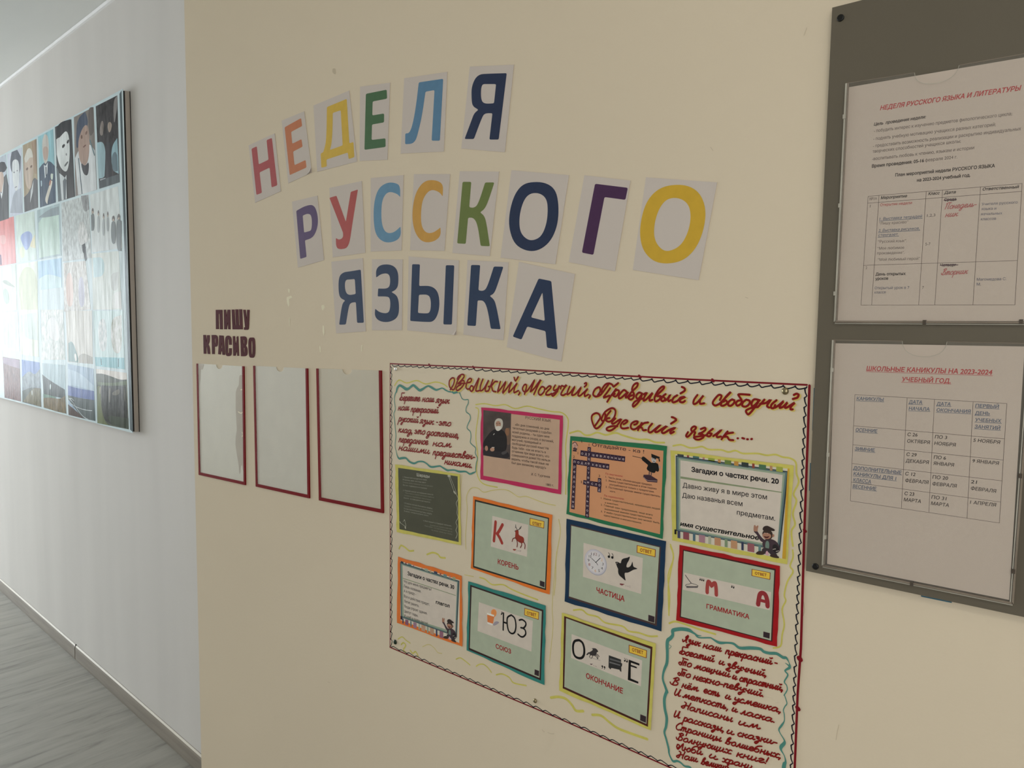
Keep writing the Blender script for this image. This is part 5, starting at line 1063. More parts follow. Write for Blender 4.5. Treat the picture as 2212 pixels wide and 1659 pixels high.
# crossword card
m_sun = mat('salmon_print', (180, 128, 92), rough=0.7, var=0.05, scale=(14, 14, 14))
o = card(C8, [(212, 146), (1600, 290), (1535, 1622), (155, 1262)], [(230, 205), (1555, 350), (1505, 1562), (190, 1237)], ink(32, 98, 64), m_sun, 'green framed salmon crossword card with a robed scholar')
a = Acc(NEAR, C8, CD0 + 0.0001); PU = ink(38, 22, 42); LT = ink(176, 160, 160)
def cells(q, n, word, horiz=True, skip=()):
    TL, TR, BR, BL = q
    a.quad(q, PU)
    for i in range(n):
        u0, u1 = i / n, (i + 1) / n
        if horiz:
            f = lambda u, v: ((TL[0] * (1 - u) + TR[0] * u) * (1 - v) + (BL[0] * (1 - u) + BR[0] * u) * v, (TL[1] * (1 - u) + TR[1] * u) * (1 - v) + (BL[1] * (1 - u) + BR[1] * u) * v)
            p, r = f(u0 + .25 / n, .74), f(u1 - .25 / n, .74)
            a.ribbon([f(u0, 0.04), f(u0, .96)], .0004, ink(96, 76, 88), smooth=False, caps=False)
        else:
            f = lambda u, v: ((TL[0] * (1 - v) + TR[0] * v) * (1 - u) + (BL[0] * (1 - v) + BR[0] * v) * u, (TL[1] * (1 - v) + TR[1] * v) * (1 - u) + (BL[1] * (1 - v) + BR[1] * v) * u)
            p, r = f(u0 + .74 / n, .24), f(u0 + .74 / n, .76)
            a.ribbon([f(u1, .04), f(u1, .96)], .0004, ink(96, 76, 88), smooth=False, caps=False)
        if i < len(word) and word[i] != ' ' and i not in skip: a.text(word[i], p, r, 40 if word[i] not in 'йёд' else 42, LT, 0.006)
cells([(360, 348), (1000, 438), (995, 518), (355, 428)], 12, 'одушевленные')
cells([(250, 472), (772, 548), (768, 628), (248, 545)], 10, 'подлежащее')
cells([(400, 775), (660, 812), (655, 888), (395, 838)], 5, 'число')
cells([(460, 300), (508, 307), (478, 1320), (425, 1306)], 15, 'существительное', False)
cells([(250, 545), (300, 552), (272, 1196), (222, 1186)], 9, 'редложный', False)
cells([(608, 745), (656, 752), (652, 955), (600, 945)], 3, 'род', False)
for t, x, y in (('1', 476, 288), ('1', 318, 408), ('2', 252, 458), ('3', 360, 820), ('3', 618, 732)): a.text(t, (x, y), (x + (18 if t == '1' else 26), y + 3), 36, ink(40, 20, 26))
a.build('crossword_grid', o, kind='stuff')
a = Acc(NEAR, C8, CD0 + 0.0001)
a.text('Отгадайте - ка !', (525, 290), (1270, 395), 50, ink(56, 36, 38), 0.008)
for t, p, q, h, c in (('По вертикали:', (716, 695), (965, 735), 26, (150, 50, 50)), ('1.  Часть речи, обозначающая предмет.', (718, 742), (1388, 862), 26, 0), ('2.  Имена существительные в этом падеже', (718, 790), (1448, 915), 26, 0), ('употребляются только с предлогами.', (770, 848), (1415, 958), 26, 0), ('3.  Постоянный признак имени существитель-', (718, 885), (1508, 1025), 26, 0), ('ного.', (780, 945), (860, 958), 24, 0),
    ('По горизонтали:', (698, 1010), (985, 1062), 26, (150, 50, 50)), ('1.  Имена существительные, называющие людей', (650, 1045), (1495, 1205), 25, 1), ('и животных.', (708, 1110), (902, 1142), 24, 1), ('2.  Главный член предложения, чаще всего', (650, 1140), (1392, 1290), 25, 1), ('выраженный именем существительным.', (704, 1200), (1385, 1335), 25, 1), ('3.  У имён существительных оно может быть', (650, 1235), (1490, 1405), 25, 1), ('единственное и множественное.', (692, 1290), (1235, 1405), 25, 1)):
    a.text(t, p, q, h, ink(*c) if isinstance(c, tuple) else (ink(52, 34, 38) if c == 0 else ink(58, 56, 40)), 0.010)
a.build('printed_lettering', o, kind='stuff')
a = Acc(NEAR, C8, CD0 + 0.00014)
a.shape([S((1300, 530), (1370, 530), (1440, 520), (1455, 560), (1480, 635), (1440, 635), (1420, 690), (1290, 625), (1335, 560), (1290, 500), (1330, 490))], BLK)
a.ribbon([(1370, 560), (1260, 470)], .007, BLK); a.ribbon([(1260, 468), (1105, 432)], .0008, BLK); a.shape([ell(1262, 470, 22, 18, .2, 8)], ink(150, 130, 120))
a.ribbon([(1450, 560), (1460, 630)], .006, BLK); a.shape([ell(1488, 590, 20, 24, .2, 8)], ink(150, 130, 120))
a.shape([ell(1408, 485, 36, 46, .2, 10)], ink(164, 158, 156)); a.shape([[(1372, 398), (1498, 448), (1480, 470), (1440, 462), (1440, 480), (1376, 450)]], BLK); a.ribbon([(1482, 462), (1490, 505)], .002, BLK)
for q in ([(1390, 470), (1400, 470)], [(1420, 478), (1430, 480)], [(1400, 505), (1420, 508)]): a.ribbon(q, .0008, BLK)
a.ribbon([(1345, 660), (1342, 700)], .002, ink(90, 70, 66)); a.ribbon([(1375, 670), (1372, 705)], .002, ink(90, 70, 66))
a.shape([[(1262, 700), (1350, 700), (1462, 770), (1458, 812), (1318, 800), (1256, 735)]], ink(54, 34, 44)); a.ribbon([(1266, 735), (1320, 780), (1455, 790)], .0008, ink(140, 120, 120))
a.shape([ell(280, 285, 40, 46, .15, 10)], ink(176, 136, 122)); a.ribbon([(245, 255), (282, 232), (318, 285)], .0012, ink(60, 40, 44)); a.shape([[(250, 340), (300, 345), (302, 370), (246, 362)]], ink(52, 36, 44)); a.ribbon([(262, 325), (300, 332)], .003, ink(60, 44, 50))
for q in ([(268, 278), (272, 279)], [(290, 282), (294, 283)], [(270, 305), (285, 308)], [(375, 210), (378, 240)]): a.ribbon(q, .001, BLK)
a.build('scholar_drawing', o, kind='stuff')
# riddle cards 20 and 30
def monkey(a, c, S_=1.0):
    """clip-art ape in a cap, drawn on card; c maps unit figure coordinates to crop coordinates"""
    f = lambda *p: [c(x, y) + (1,) for x, y in p]
    JK, HN, SK = ink(58, 44, 50), ink(52, 40, 34), ink(148, 108, 88)
    a.shape([f((.30, .55), (.12, .28), (.02, .22), (.0, .10), (.10, .12), (.30, .38), (.48, .48))], JK)
    a.shape([f((.0, .16), (.02, .0), (.08, .0), (.10, .06), (.16, .0), (.20, .03), (.16, .12), (.17, .2), (.04, .2))], SK)
    a.shape([f((.34, .46), (.62, .40), (.88, .48), (1.0, .66), (1.0, .82), (.80, .86), (.68, .74), (.34, .70))], JK)
    a.shape([f((.46, .48), (.60, .48), (.60, .76), (.44, .74))], ink(96, 114, 104))
    a.shape([f((.34, .68), (.62, .72), (.82, .78), (.95, 1.0), (.70, .96), (.55, .80), (.48, .90), (.30, .86))], ink(50, 42, 46))
    a.shape([f((.08, .86), (.24, .78), (.44, .84), (.40, .92), (.12, .92))], HN); a.shape([f((.60, .92), (.78, .88), (.98, .96), (.96, 1.02), (.66, .98))], HN)
    a.shape([f((.48, .80), (.54, .78), (.60, .94), (.44, .92))], ink(178, 140, 146))
    a.shape([f((.32, .26), (.40, .14), (.62, .12), (.74, .24), (.72, .40), (.54, .46), (.38, .40))], HN)
    a.shape([f((.33, .28), (.44, .22), (.66, .26), (.68, .38), (.52, .44), (.36, .38))], SK)
    a.shape([f((.38, .32), (.50, .36), (.62, .32), (.56, .40), (.44, .40))], ink(70, 28, 28)); a.shape([f((.72, .26), (.80, .28), (.78, .36), (.71, .36))], SK)
    a.shape([f((.34, .18), (.36, .05), (.52, .0), (.66, .06), (.82, .12), (.80, .18), (.62, .16))], ink(46, 36, 32))
    a.shape([f((.70, .62), (.84, .56), (.98, .70), (.94, .86), (.76, .84))], ink(32, 28, 30)); 
    for q in (((.74, .74), (.84, .72)), ((.86, .80), (.96, .78)), ((.42, .24), (.44, .24)), ((.52, .24), (.54, .25))): a.ribbon([c(*p) for p in q], .0007, WHT)
STR = [(38, 52, 62), (0, 0, 0), (128, 58, 66), 0, (60, 98, 98), 0, (160, 112, 118), 0, (150, 152, 60), 0, (172, 120, 80), 0, (96, 120, 56), 0]
def riddle(crop, outer, paper, board, white, rule, title, label, tops, bots, fcol, dark):
    o = card(crop, outer, paper, fcol, mat('striped_card_print', (184, 178, 162), rough=0.7, var=0.02), label)
    a = Acc(NEAR, crop, CD0 + 0.0001)
    for q, c in tops + bots: a.quad(q, ink(*c))
    a.build('stripe_border', o, kind='stuff')
    a = Acc(NEAR, crop, CD0 + 0.00016); a.quad(board, ink(34, 44, 50)); a.quad(inset(board, .006, .012, .012, .008), ink(84, 104, 104)); a.quad(inset(board, .024, .03, .03, .03), ink(128, 142, 122)); a.quad(white, WHT)
    a.quad(rule, ink(118, 128, 98)); a.build('board_print', o)
    return o
tops = []; xs = [(148, 235, (52, 58, 60)), (280, 310, (128, 62, 58)), (362, 448, (66, 96, 92)), (495, 525, (158, 116, 104)), (572, 662, (130, 142, 60)), (706, 745, (166, 120, 70)), (800, 890, (92, 112, 56)), (930, 990, (164, 120, 56)), (1032, 1128, (44, 52, 50)), (1178, 1212, (128, 60, 46)), (1272, 1370, (66, 98, 72)), (1422, 1458, (158, 120, 84)), (1510, 1600, (140, 146, 60))]
for x0, x1, c in xs:
    k = .127; tops.append(([(x0, 130 + (x0 - 148) * k), (x1, 130 + (x1 - 148) * k), (x1, 178 + (x1 - 148) * .142), (x0, 178 + (x0 - 148) * .142)], c))
bots = []; xs = [(150, 188, (56, 56, 80)), (228, 310, (120, 66, 74)), (362, 396, (66, 92, 104)), (445, 528, (144, 108, 118)), (575, 612, (150, 152, 130)), (660, 745, (164, 120, 90)), (800, 840, (112, 128, 100)), (885, 972, (164, 124, 92)), (1030, 1062, (46, 50, 74)), (1115, 1208, (130, 78, 84)), (1265, 1300, (84, 112, 112))]
for x0, x1, c in xs:
    bots.append(([(x0, 1190 + (x0 - 150) * .175), (x1, 1190 + (x1 - 150) * .175), (x1, 1288 + (x1 - 150) * .19), (x0, 1288 + (x0 - 150) * .19)], c))
bots.append(([(108, 1170), (136, 1174), (134, 1240), (108, 1236)], (16, 14, 18))); bots.append(([(1668, 330), (1690, 334), (1640, 1580), (1592, 1572)], (176, 138, 44)))
o = riddle(CO, [(52, 82), (1752, 290), (1662, 1652), (78, 1322)], [(105, 128), (1692, 330), (1640, 1590), (140, 1292)], [(126, 152), (1682, 372), (1562, 1466), (132, 1190)], [(190, 218), (1600, 420), (1525, 1398), (188, 1150)],
    [(192, 440), (1590, 655), (1586, 668), (190, 470)], '', 'yellow framed riddle card numbered 20 with an ape in a cap', tops, bots, HIY, 0)
a = Acc(NEAR, CO, CD0 + 0.00028); a.text('Загадки о частях речи. 20', (340, 375), (1545, 545), 66, ink(20, 16, 20), 0.036)
for t, p, q, h in (('Давно живу я в мире этом', (222, 592), (1382, 760), 66), ('Даю названья всем', (215, 730), (1045, 852), 66), ('предметам.', (968, 965), (1495, 1052), 66)): a.text(t, p, q, h, ink(30, 26, 28), 0.010)
a.text('имя существительное', (185, 1118), (1270, 1318), 58, ink(12, 10, 10), 0.034, 0.22)
a.build('printed_lettering', o, kind='stuff')
a = Acc(NEAR, CO, CD0 + 0.0004); monkey(a, lambda u, v: (1195 + 365 * u, 1115 + 445 * v + (u - .5) * 10)); a.build('ape_drawing', o)
CP = (850, 1200, 8.294)
tops = []; xs = [(130, 178, (40, 52, 62)), (212, 232, (128, 52, 60)), (262, 318, (98, 122, 120)), (350, 370, (150, 104, 110)), (500, 520, (160, 130, 110)), (560, 618, (140, 150, 130)), (655, 680, (164, 134, 104)), (725, 785, (52, 60, 80)), (830, 855, (134, 78, 70)), (895, 955, (98, 122, 122)), (1000, 1022, (154, 112, 112)), (1060, 1110, (140, 140, 110))]
for x0, x1, c in xs: tops.append(([(x0, 98 + (x0 - 130) * .30), (x1, 98 + (x1 - 130) * .30), (x1, 138 + (x1 - 130) * .31), (x0, 138 + (x0 - 130) * .31)], c))
bots = []; xs = [(160, 180, (52, 60, 84)), (210, 265, (122, 78, 100)), (300, 322, (84, 108, 112)), (355, 412, (138, 106, 122)), (450, 470, (140, 148, 130)), (500, 568, (166, 132, 108)), (600, 625, (128, 140, 122)), (655, 722, (160, 128, 104)), (758, 785, (50, 58, 84)), (825, 890, (124, 84, 100))]
for x0, x1, c in xs: bots.append(([(x0, 1125 + (x0 - 160) * .335), (x1, 1125 + (x1 - 160) * .335), (x1, 1215 + (x1 - 160) * .375), (x0, 1215 + (x0 - 160) * .375)], c))
bots.append(([(126, 1082), (158, 1092), (158, 1152), (126, 1142)], (30, 30, 46)))
o = riddle(CP, [(82, 18), (1222, 368), (1232, 1632), (62, 1205)], [(120, 92), (1195, 435), (1185, 1575), (120, 1160)], [(118, 118), (1180, 455), (1135, 1460), (132, 1105)], [(165, 175), (1138, 480), (1105, 1375), (182, 1085)],
    [(165, 400), (1118, 712), (1116, 722), (165, 414)], '', 'orange framed riddle card numbered 30 with an ape in a cap', tops, bots, ink(196, 102, 40), 0)
a = Acc(NEAR, CP, CD0 + 0.00028); a.text('Загадки о частях речи. 30', (252, 350), (1088, 604), 66, ink(20, 18, 22), 0.036)
for t, p, q in (('Что для меня предметы?', (182, 480), (680, 632)), ('Лишь названия.', (182, 565), (495, 668)), ('А я приду -', (185, 655), (405, 715)), ('Все в действие придет.', (188, 745), (645, 900)), ('Летит ракета.', (190, 838), (455, 925)), ('Люди строят здания.', (190, 928), (605, 1062)), ('Цветут сады,', (190, 1015), (438, 1098)), ('И хлеб в полях растет.', (192, 1100), (625, 1248))): a.text(t, p, q, 48, ink(60, 56, 54), 0.010)
a.text('глагол', (757, 860), (1003, 935), 62, ink(16, 14, 16), 0.034, 0.1)
a.build('printed_lettering', o, kind='stuff')
a = Acc(NEAR, CP, CD0 + 0.0004); monkey(a, lambda u, v: (868 + 262 * u, 1112 + 400 * v + u * 45)); a.build('ape_drawing', o)

# ------------------------------------------------------------------ drawing pins
def dome(name, c, r, h, m, lift, lab, cat, group=None, pl=NEAR, flat=False):
    x, z = pl.f(c[0], c[1], lift); vs = []; fs = []; n = 16; rings = 5
    for i in range(rings):
        a_ = i / (rings - 1) * math.pi / 2 * (0.98)
        rr, hh = r * math.cos(a_), h * math.sin(a_)
        if flat: rr, hh = (r, r, r * .93, r * .6, r * .02)[i], (0, h * .7, h, h, h)[i]
        vs += [pl.w(x + rr * math.cos(k * 2 * math.pi / n), z + rr * math.sin(k * 2 * math.pi / n), lift + hh) for k in range(n)]
    for i in range(rings - 1):
        fs += [(i * n + k, i * n + (k + 1) % n, (i + 1) * n + (k + 1) % n, (i + 1) * n + k) for k in range(n)]
    fs.append([(rings - 1) * n + k for k in range(n)])
    o = link(name, vs, fs, [m], [], None)
    for p in o.data.polygons: p.use_smooth = True
    return props(o, lab, cat, group)
m_steel = mat('pin_steel', (200, 200, 196), rough=0.22, metallic=1.0, var=0.05)
m_brass = mat('pin_dull_brass', (128, 118, 92), rough=0.3, metallic=1.0, var=0.08)
m_dg = mat('pin_dark_green', (12, 36, 22), rough=0.35, spec=0.5)
GP = 'pins holding the poster'
dome('drawing_pin', (855.5, 797), 0.0042, 0.003, m_steel, 0.0026, 'shiny steel pin in the top left corner of the handmade poster', 'pin', GP)
dome('drawing_pin', (1696, 845), 0.0050, 0.003, m_brass, 0.0026, 'dull brass pin in the top right corner of the poster', 'pin', GP)
dome('drawing_pin', (853.5, 1387), 0.0052, 0.0025, m_dg, 0.0026, 'dark green pin in the bottom left corner of the poster', 'pin', GP)
dome('drawing_pin', (1156, 1514), 0.0040, 0.003, m_brass, 0.0026, 'dull brass pin in the middle of the poster\'s lower edge', 'pin', GP)

# ================================================================== GREY NOTICE BOARD WITH CLEAR HOLDERS
m_grey = mat('grey_board_plastic', (84, 78, 66), rough=0.5, spec=0.35, var=0.02, scale=(4, 4, 4))
m_film = mat('blue_protective_film', (44, 84, 100), rough=0.4)
GD = 0.011
def gn(px, py): return near(px, py, GD)
gxl_t, gt = gn(1797.7, 16.5); gxl_b, gb = gn(1741, 1233)
gt2 = gn(1862.8, 0)[1]; gb2 = gn(2212, 1333)
sl = (gb2[1] - gb) / (gb2[0] - gxl_b)
GW = 0.84
gq = [(gxl_t, gt), (gxl_t + GW, gt + (gt2 - gt) / (gn(1862.8, 0)[0] - gxl_t) * GW), (gxl_b + GW, gb + sl * GW), (gxl_b, gb)]
gb_root = empty('notice_board', w_near(gxl_b + GW / 2, gb, 0), 'dark grey plastic notice board with clear sheet holders on the cream wall', 'notice board')
ORG[gb_root] = Vector(gb_root.location)
a = Acc(NEAR, PX, GD); a.tess([gq], m_grey); a.walls(gq, 0.004, GD, m_grey)
# back face so that the panel is closed
vs = [w_near(p[0], p[1], 0.004) for p in gq]; a.add(vs, [(0, 1, 2, 3)], m_grey)
a.build('back_panel', gb_root)
for cx, cz in ((gxl_b + .03, gb + .03), (gxl_b + GW - .03, gb + .03), (gxl_b + .03, gt - .03), (gxl_b + GW - .03, gt - .03)):
    ac = Acc(NEAR, PX, 0.0040); pts = [(cx + .01 * math.cos(k * math.pi / 4), cz + .01 * math.sin(k * math.pi / 4)) for k in range(8)]
    ac.walls(pts, 0.0001, 0.0040, m_grey); ac.build('spacer', gb_root)
a = Acc(NEAR, PX, 0.0039)
a.quad([(1793.5, 148), (1796, 148), (1791, 275), (1787.5, 275)], m_film); a.quad([(1758, 838), (1763, 838), (1759, 930), (1754.5, 930)], m_film)
a.quad([(1989, 1286), (2056, 1300), (2056, 1302.5), (1990, 1289)], m_film); a.quad([(1750, 1000), (1754, 1000), (1751, 1060), (1747.5, 1060)], m_film)
a.build('film_edge', gb_root)['kind'] = 'stuff'
m_blk = mat('black_screw_cap', (10, 9, 8), rough=0.4, spec=0.4)
def childdome(parent, name, c, r, h, m, lift, lab=None):
    o = dome(name, c, r, h, m, lift, lab, None, flat=True)
    w0 = ORG[o]; o.parent = parent; o.location = w0 - ORG[parent]
    return o
childdome(gb_root, 'screw_cap', (1816, 39), 0.0044, 0.0018, m_blk, GD + .0001)
childdome(gb_root, 'screw_cap', (1761.8, 1223.5), 0.0043, 0.0018, m_blk, GD + .0001)
m_acry = clear('clear_acrylic', 0.035, (210, 206, 198), 0.06, 0.05)
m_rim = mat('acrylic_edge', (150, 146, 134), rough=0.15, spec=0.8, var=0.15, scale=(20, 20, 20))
m_rimd = mat('acrylic_edge_shaded', (112, 102, 90), rough=0.2, spec=0.6, var=0.15, scale=(20, 20, 20))  # darker copy of the acrylic edge, shade put into its colour
m_hook = mat('acrylic_hook', (62, 54, 46), rough=0.2, spec=0.8)
m_sheet2 = mat('office_paper', (166, 154, 142), rough=0.75, var=0.012, scale=(6, 6, 6))
HD = GD + 0.0045                # front face of the holders
def nh(p, d=HD): return near(p[0], p[1], d)
def holder(tl, bl, br, tr, notch, hooks):
    """clear three-sided holder: front plate with a thumb notch, a wall on three sides, small hooks"""
    root = gb_root
    A, B, C_, D_ = nh(tl), nh(bl), nh(br), nh(tr)
    # thumb notch: from notch[0] to notch[1] along the top, notch[2] deep (px)
    n0, n1, nb = nh(notch[0]), nh(notch[1]), nh(notch[2])
    arc = [n0]
    mx = (n0[0] + n1[0]) / 2; rx = (n1[0] - n0[0]) / 2; top = (n0[1] + n1[1]) / 2; dz = top - nb[1]
    for k in range(1, 12):
        an = math.pi - math.pi * k / 12
        arc.append((mx + rx * math.cos(an) * .98, top - dz * math.sin(an) ** .8))
    arc.append(n1)
    body = [A] + arc + [D_, C_, B]
    a = Acc(NEAR, PX, HD); a.tess([body], m_acry)
    hp = a.build('sheet_holder', root)
    ORG[hp] = ORG[root]
    # rims: square section bars on the left, bottom and right
    def bar(p, q, w, m, dd=0.0):
        L_ = math.hypot(q[0] - p[0], q[1] - p[1]); nx_, nz_ = -(q[1] - p[1]) / L_ * w / 2, (q[0] - p[0]) / L_ * w / 2
        l = [(p[0] + nx_, p[1] + nz_), (p[0] - nx_, p[1] - nz_), (q[0] - nx_, q[1] - nz_), (q[0] + nx_, q[1] + nz_)]
        ac = Acc(NEAR, PX, HD + .0003 + dd); ac.tess([l], m); ac.walls(l, GD + .0002, HD + .0003 + dd, m); return ac.build('holder_rim', hp)
    bar(A, B, .0022, m_rim); bar((A[0] + .0022, A[1]), (B[0] + .0022, B[1] + .002), .0016, m_rimd, -.0004)
    bar(B, C_, .0022, m_rimd); bar((B[0], B[1] - .0022), (C_[0], C_[1] - .0022), .0010, m_rim, -.001)
    bar(C_, D_, .0022, m_rimd); bar((C_[0] - .0024, C_[1]), (D_[0] - .0024, D_[1]), .0012, m_rim, -.0004)
    # edge line of the plate along the top and round the notch
    ac = Acc(NEAR, PX, HD + .0002); ac.rib([p + (.0007,) for p in [A] + arc[:1]], m_rimd, False, False); ac.rib([p + (.0005,) for p in arc], m_rim, False, False); ac.rib([p + (.0007,) for p in [arc[-1], D_]], m_rimd, False, False)
    ac.build('holder_top_edge', hp)
    for h in hooks:
        x, z = nh(h); l = [(x - .0018, z - .0026), (x + .0018, z - .0026), (x + .0018, z + .0026), (x - .0018, z + .0026)]
        ac = Acc(NEAR, PX, HD + .0012); ac.tess([l], m_hook if h[2] else m_rim); ac.walls(l, GD + .0002, HD + .0012, m_hook if h[2] else m_rim); ac.build('hook', hp)
    return hp
holder((1828, 180), (1803, 695), (2250, 697), (2280, 104), ((1975.5, 157), (2072, 141), (2032, 178)), [(1824, 252, 0), (1814.4, 444, 0), (1804, 634, 0), (1997, 696, 1), (2206, 695, 1)])
holder((1799, 734.5), (1776.7, 1221.8), (2187.5, 1303.8), (2229, 742), ((1949, 736.5), (2046, 738), (1998, 771)), [(1797.5, 799, 0), (1789, 982, 0), (1782, 1160, 0), (1969.5, 1261, 1), (2204, 1027.7, 1), (2189, 1234, 1)])
SD = GD + 0.0022
def sheet(q, label):
    a = Acc(NEAR, PX, SD); a.shape([q], m_sheet2, thick=0.0004)
    return props(a.build('printed_sheet'), label, 'paper sheet', 'printed sheets in the clear holders')
s1 = sheet([(1832.4, 188.6), (2250, 117.5), (2228, 694), (1806, 693)], 'white printed plan with a red title in the upper clear holder of the grey board')
s2 = sheet([(1804, 741.4), (2213.5, 748.5), (2180, 1296), (1786.5, 1218)], 'white holiday timetable with a red underlined title in the lower clear holder')
TD = SD + 0.00012
R3 = (1720, 700, 4.496); R4 = (1720, 1000, 4.148)
rd, bl_, bk, gy = ink(150, 48, 50), ink(66, 78, 96), ink(40, 32, 30), ink(98, 88, 82)
a = Acc(NEAR, R3, TD)
def T(a, t, x0, y0, x1, y1, h, m, bold=0.0, slant=0.0, ul=0):
    a.text(t, (x0, y0), (x1, y1), h, m, bold, slant)
    if ul: a.ribbon([(x0 - 3, y0 + ul), (x1 + 8, y1 + ul)], .0005, m, smooth=False, caps=False)
T(a, 'ШКОЛЬНЫЕ КАНИКУЛЫ НА 2023-2024', 680, 452, 1900, 492, 44, rd, .026, .15, 10); T(a, 'УЧЕБНЫЙ ГОД.', 1022, 556, 1498, 574, 42, rd, .026, .15, 9)
for t, x0, y0, x1, y1 in (('КАНИКУЛЫ', 585, 738, 845, 750), ('ДАТА', 1092, 772, 1222, 776), ('НАЧАЛА', 1092, 835, 1294, 843), ('ДАТА', 1362, 790, 1498, 794), ('ОКОНЧАНИЯ', 1360, 850, 1690, 866), ('ПЕРВЫЙ', 1738, 808, 1965, 818), ('ДЕНЬ', 1735, 880, 1876, 884), ('УЧЕБНЫХ', 1735, 945, 1988, 958), ('ЗАНЯТИЙ', 1730, 1010, 1978, 1026), ('ОСЕННИЕ', 575, 1042, 784, 1056), ('ЗИМНИЕ', 568, 1226, 760, 1241)):
    T(a, t, x0, y0, x1, y1, 33, bl_, .018, .15, 7)
for t, x0, y0, x1, y1 in (('С 26', 1078, 1087, 1176, 1092), ('ОКТЯБРЯ', 1075, 1150, 1294, 1166), ('ПО 3', 1345, 1110, 1462, 1118), ('НОЯБРЯ', 1340, 1172, 1545, 1190), ('5 НОЯБРЯ', 1718, 1142, 1976, 1165), ('С 29', 1068, 1280, 1166, 1287), ('ДЕКАБРЯ', 1062, 1342, 1284, 1360), ('ПО 6', 1335, 1308, 1452, 1317), ('ЯНВАРЯ', 1330, 1367, 1529, 1385), ('9 ЯНВАРЯ', 1708, 1343, 1964, 1368)):
    T(a, t, x0, y0, x1, y1, 33, bk, 0.010, .15)
a.c = R4
for t, x0, y0, x1, y1 in (('ДОПОЛНИТЕЛЬНЫЕ', 510, 58, 940, 102), ('КАНИКУЛЫ ДЛЯ 1', 512, 110, 892, 155), ('КЛАССА', 510, 165, 668, 183), ('ВЕСЕННИЕ', 505, 222, 715, 247)): T(a, t, x0, y0, x1, y1, 31, bl_, .018, .15, 7)
for t, x0, y0, x1, y1 in (('С 12', 975, 110, 1066, 118), ('ФЕВРАЛЯ', 975, 170, 1182, 190), ('ПО 20', 1220, 140, 1358, 152), ('ФЕВРАЛЯ', 1218, 200, 1434, 222), ('21', 1563, 182, 1616, 187), ('ФЕВРАЛЯ', 1562, 240, 1787, 268), ('С 23', 968, 287, 1055, 295), ('МАРТА', 963, 342, 1117, 360), ('ПО 31', 1210, 320, 1343, 335), ('МАРТА', 1207, 375, 1367, 395), ('1 АПРЕЛЯ', 1556, 365, 1787, 392)):
    T(a, t, x0, y0, x1, y1, 31, bk, 0.010, .15)
a.build('lettering', s2, kind='stuff')
a = Acc(NEAR, PX, TD); LN = ink(70, 56, 50)
for p, q in (((1846.8, 852.4), (1836.9, 1082)), ((1959.5, 859.7), (1947.1, 1098.4)), ((2018.7, 863.5), (2006.4, 1106.3)), ((2102.1, 868.6), (2088.9, 1119)), ((2174.9, 871.7), (2158.8, 1129.7)), ((1846.8, 852.4), (2174.9, 871.7)), ((1845, 919.8), (2169.7, 948)), ((1842.3, 960.7), (2166.6, 993.6)), ((1841.2, 1001.4), (2164, 1038.6)), ((1839.3, 1041.5), (2161.2, 1084.4)), ((1836.9, 1082), (2158.8, 1129.7))):
    a.ribbon([p, q], .00042, LN, smooth=False)
a.build('table_lines', s2)
R1 = (1740, 0, 3.949); R2 = (1780, 380, 4.88)
a = Acc(NEAR, R1, TD)
T(a, 'НЕДЕЛЯ РУССКОГО ЯЗЫКА И ЛИТЕРАТУРЫ', 635, 940, 1830, 770, 38, rd, .024, .2)
T(a, 'Цель  проведения недели:', 583, 1073, 1024, 1008, 26, bk, .024, .2)
for t, x0, y0, x1, y1 in (('- побудить интерес к изучению предметов филологического цикла;', 583, 1130, 1762, 982), ('- поднять учебную мотивацию учащихся разных категорий;', 578, 1197, 1622, 1074), ('- предоставить возможность реализации и раскрытию индивидуальных', 575, 1258, 1838, 1110), ('творческих способностей учащихся школы;', 572, 1305, 1325, 1216), ('-воспитывать любовь к чтению, языкам и истории', 568, 1368, 1438, 1272), ('февраля 2024 г.', 1020, 1380, 1295, 1350)): T(a, t, x0, y0, x1, y1, 27, gy, .008)
for t, x0, y0, x1, y1 in (('Время проведения: 05-16', 566, 1430, 1010, 1382), ('План мероприятий недели РУССКОГО ЯЗЫКА', 765, 1506, 1615, 1426), ('на 2023-2024 учебный год.', 950, 1550, 1406, 1506)): T(a, t, x0, y0, x1, y1, 27, bk, .026)
a.c = R2
for t, x0, y0, x1, y1, st in (('№/п', 480, 258, 555, 252, 0), ('Мероприятие', 597, 245, 872, 225, 1), ('Класс', 1098, 202, 1216, 193, 1), ('Дата', 1265, 192, 1386, 183, 1), ('Ответственный', 1668, 155, 2050, 128, 1), ('1', 482, 333, 492, 333, 0), ('2', 438, 983, 454, 982, 0), ('1,2,3', 1085, 432, 1173, 426, 0), ('5-7', 1068, 734, 1122, 730, 0), ('7', 1034, 1190, 1052, 1190, 0), ('День открытых', 543, 1050, 860, 1044, 2), ('уроков', 540, 1098, 676, 1093, 2), ('Среда', 1267, 266, 1393, 257, 2), ('Четверг', 1225, 955, 1392, 950, 2)):
    T(a, t, x0, y0, x1, y1, 30, bk if st else gy, .024 if st else .006, .2 if st == 1 else 0)
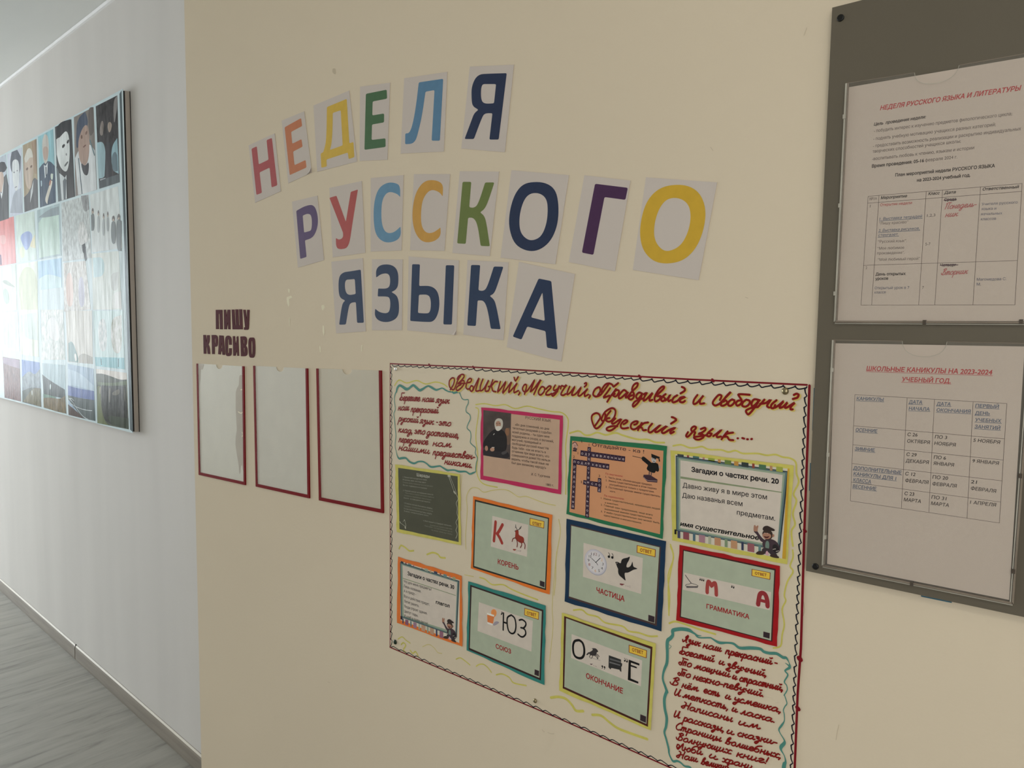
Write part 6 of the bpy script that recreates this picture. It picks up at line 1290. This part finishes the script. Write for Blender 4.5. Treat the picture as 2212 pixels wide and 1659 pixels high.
T(a, 'Открытие недели', 592, 320, 926, 296, 29, rd, .002)
for t, x0, y0, x1, y1 in (('1. Выставка тетрадей', 583, 468, 1030, 438), ('2. Выставка рисунков,', 573, 590, 1005, 565), ('стенгазет.', 570, 638, 782, 628)): T(a, t, x0, y0, x1, y1, 29, bl_, .004, .2, 8)
for t, x0, y0, x1, y1 in (('“Пишу красиво”', 580, 515, 888, 497), ('“Русский язык”.', 568, 706, 873, 696), ('“Мое любимое', 562, 778, 845, 768), ('произведение”.', 560, 828, 848, 820), ('“Мой любимый герой”', 565, 896, 1010, 884)): T(a, t, x0, y0, x1, y1, 29, gy)
for t, x0, y0, x1, y1 in (('Учителя русского', 1662, 312, 2040, 290), ('языка и', 1660, 362, 1815, 355), ('начальных', 1655, 415, 1878, 405), ('классов', 1652, 468, 1813, 462), ('Открытый урок в 7', 533, 1195, 898, 1190), ('классе', 532, 1241, 650, 1238), ('Магомедова С.', 1610, 1105, 1922, 1098), ('М.', 1608, 1155, 1652, 1155)): T(a, t, x0, y0, x1, y1, 29, ink(84, 84, 96), .003)
a.ribbon([(1265, 256), (1395, 250)], .0009, ink(60, 30, 44), smooth=False); a.ribbon([(1225, 942), (1410, 938)], .0009, ink(60, 30, 44), smooth=False)
rp_ = ink(146, 78, 76)
a.hand('Понедель-', (1265, 352), (1600, 322), 34, rp_, .0008, .3); a.hand('ник', (1275, 434), (1402, 424), 34, rp_, .0008, .3); a.hand('Вторник', (1230, 1046), (1505, 1030), 34, rp_, .0008, .3)
a.build('lettering', s1, kind='stuff')
a = Acc(NEAR, R2, TD)
for p, q in (((465, 215), (390, 1362)), ((580, 208), (502, 1360)), ((1077, 165), (998, 1358)), ((1250, 152), (1168, 1358)), ((1650, 118), (1570, 1358)), ((2088, 80), (2012, 1360)), ((465, 215), (2088, 80)), ((460, 288), (2082, 163)), ((420, 943), (2038, 892)), ((390, 1362), (2012, 1360))): a.ribbon([p, q], .00042, LN, smooth=False)
a.build('table_lines', s1)
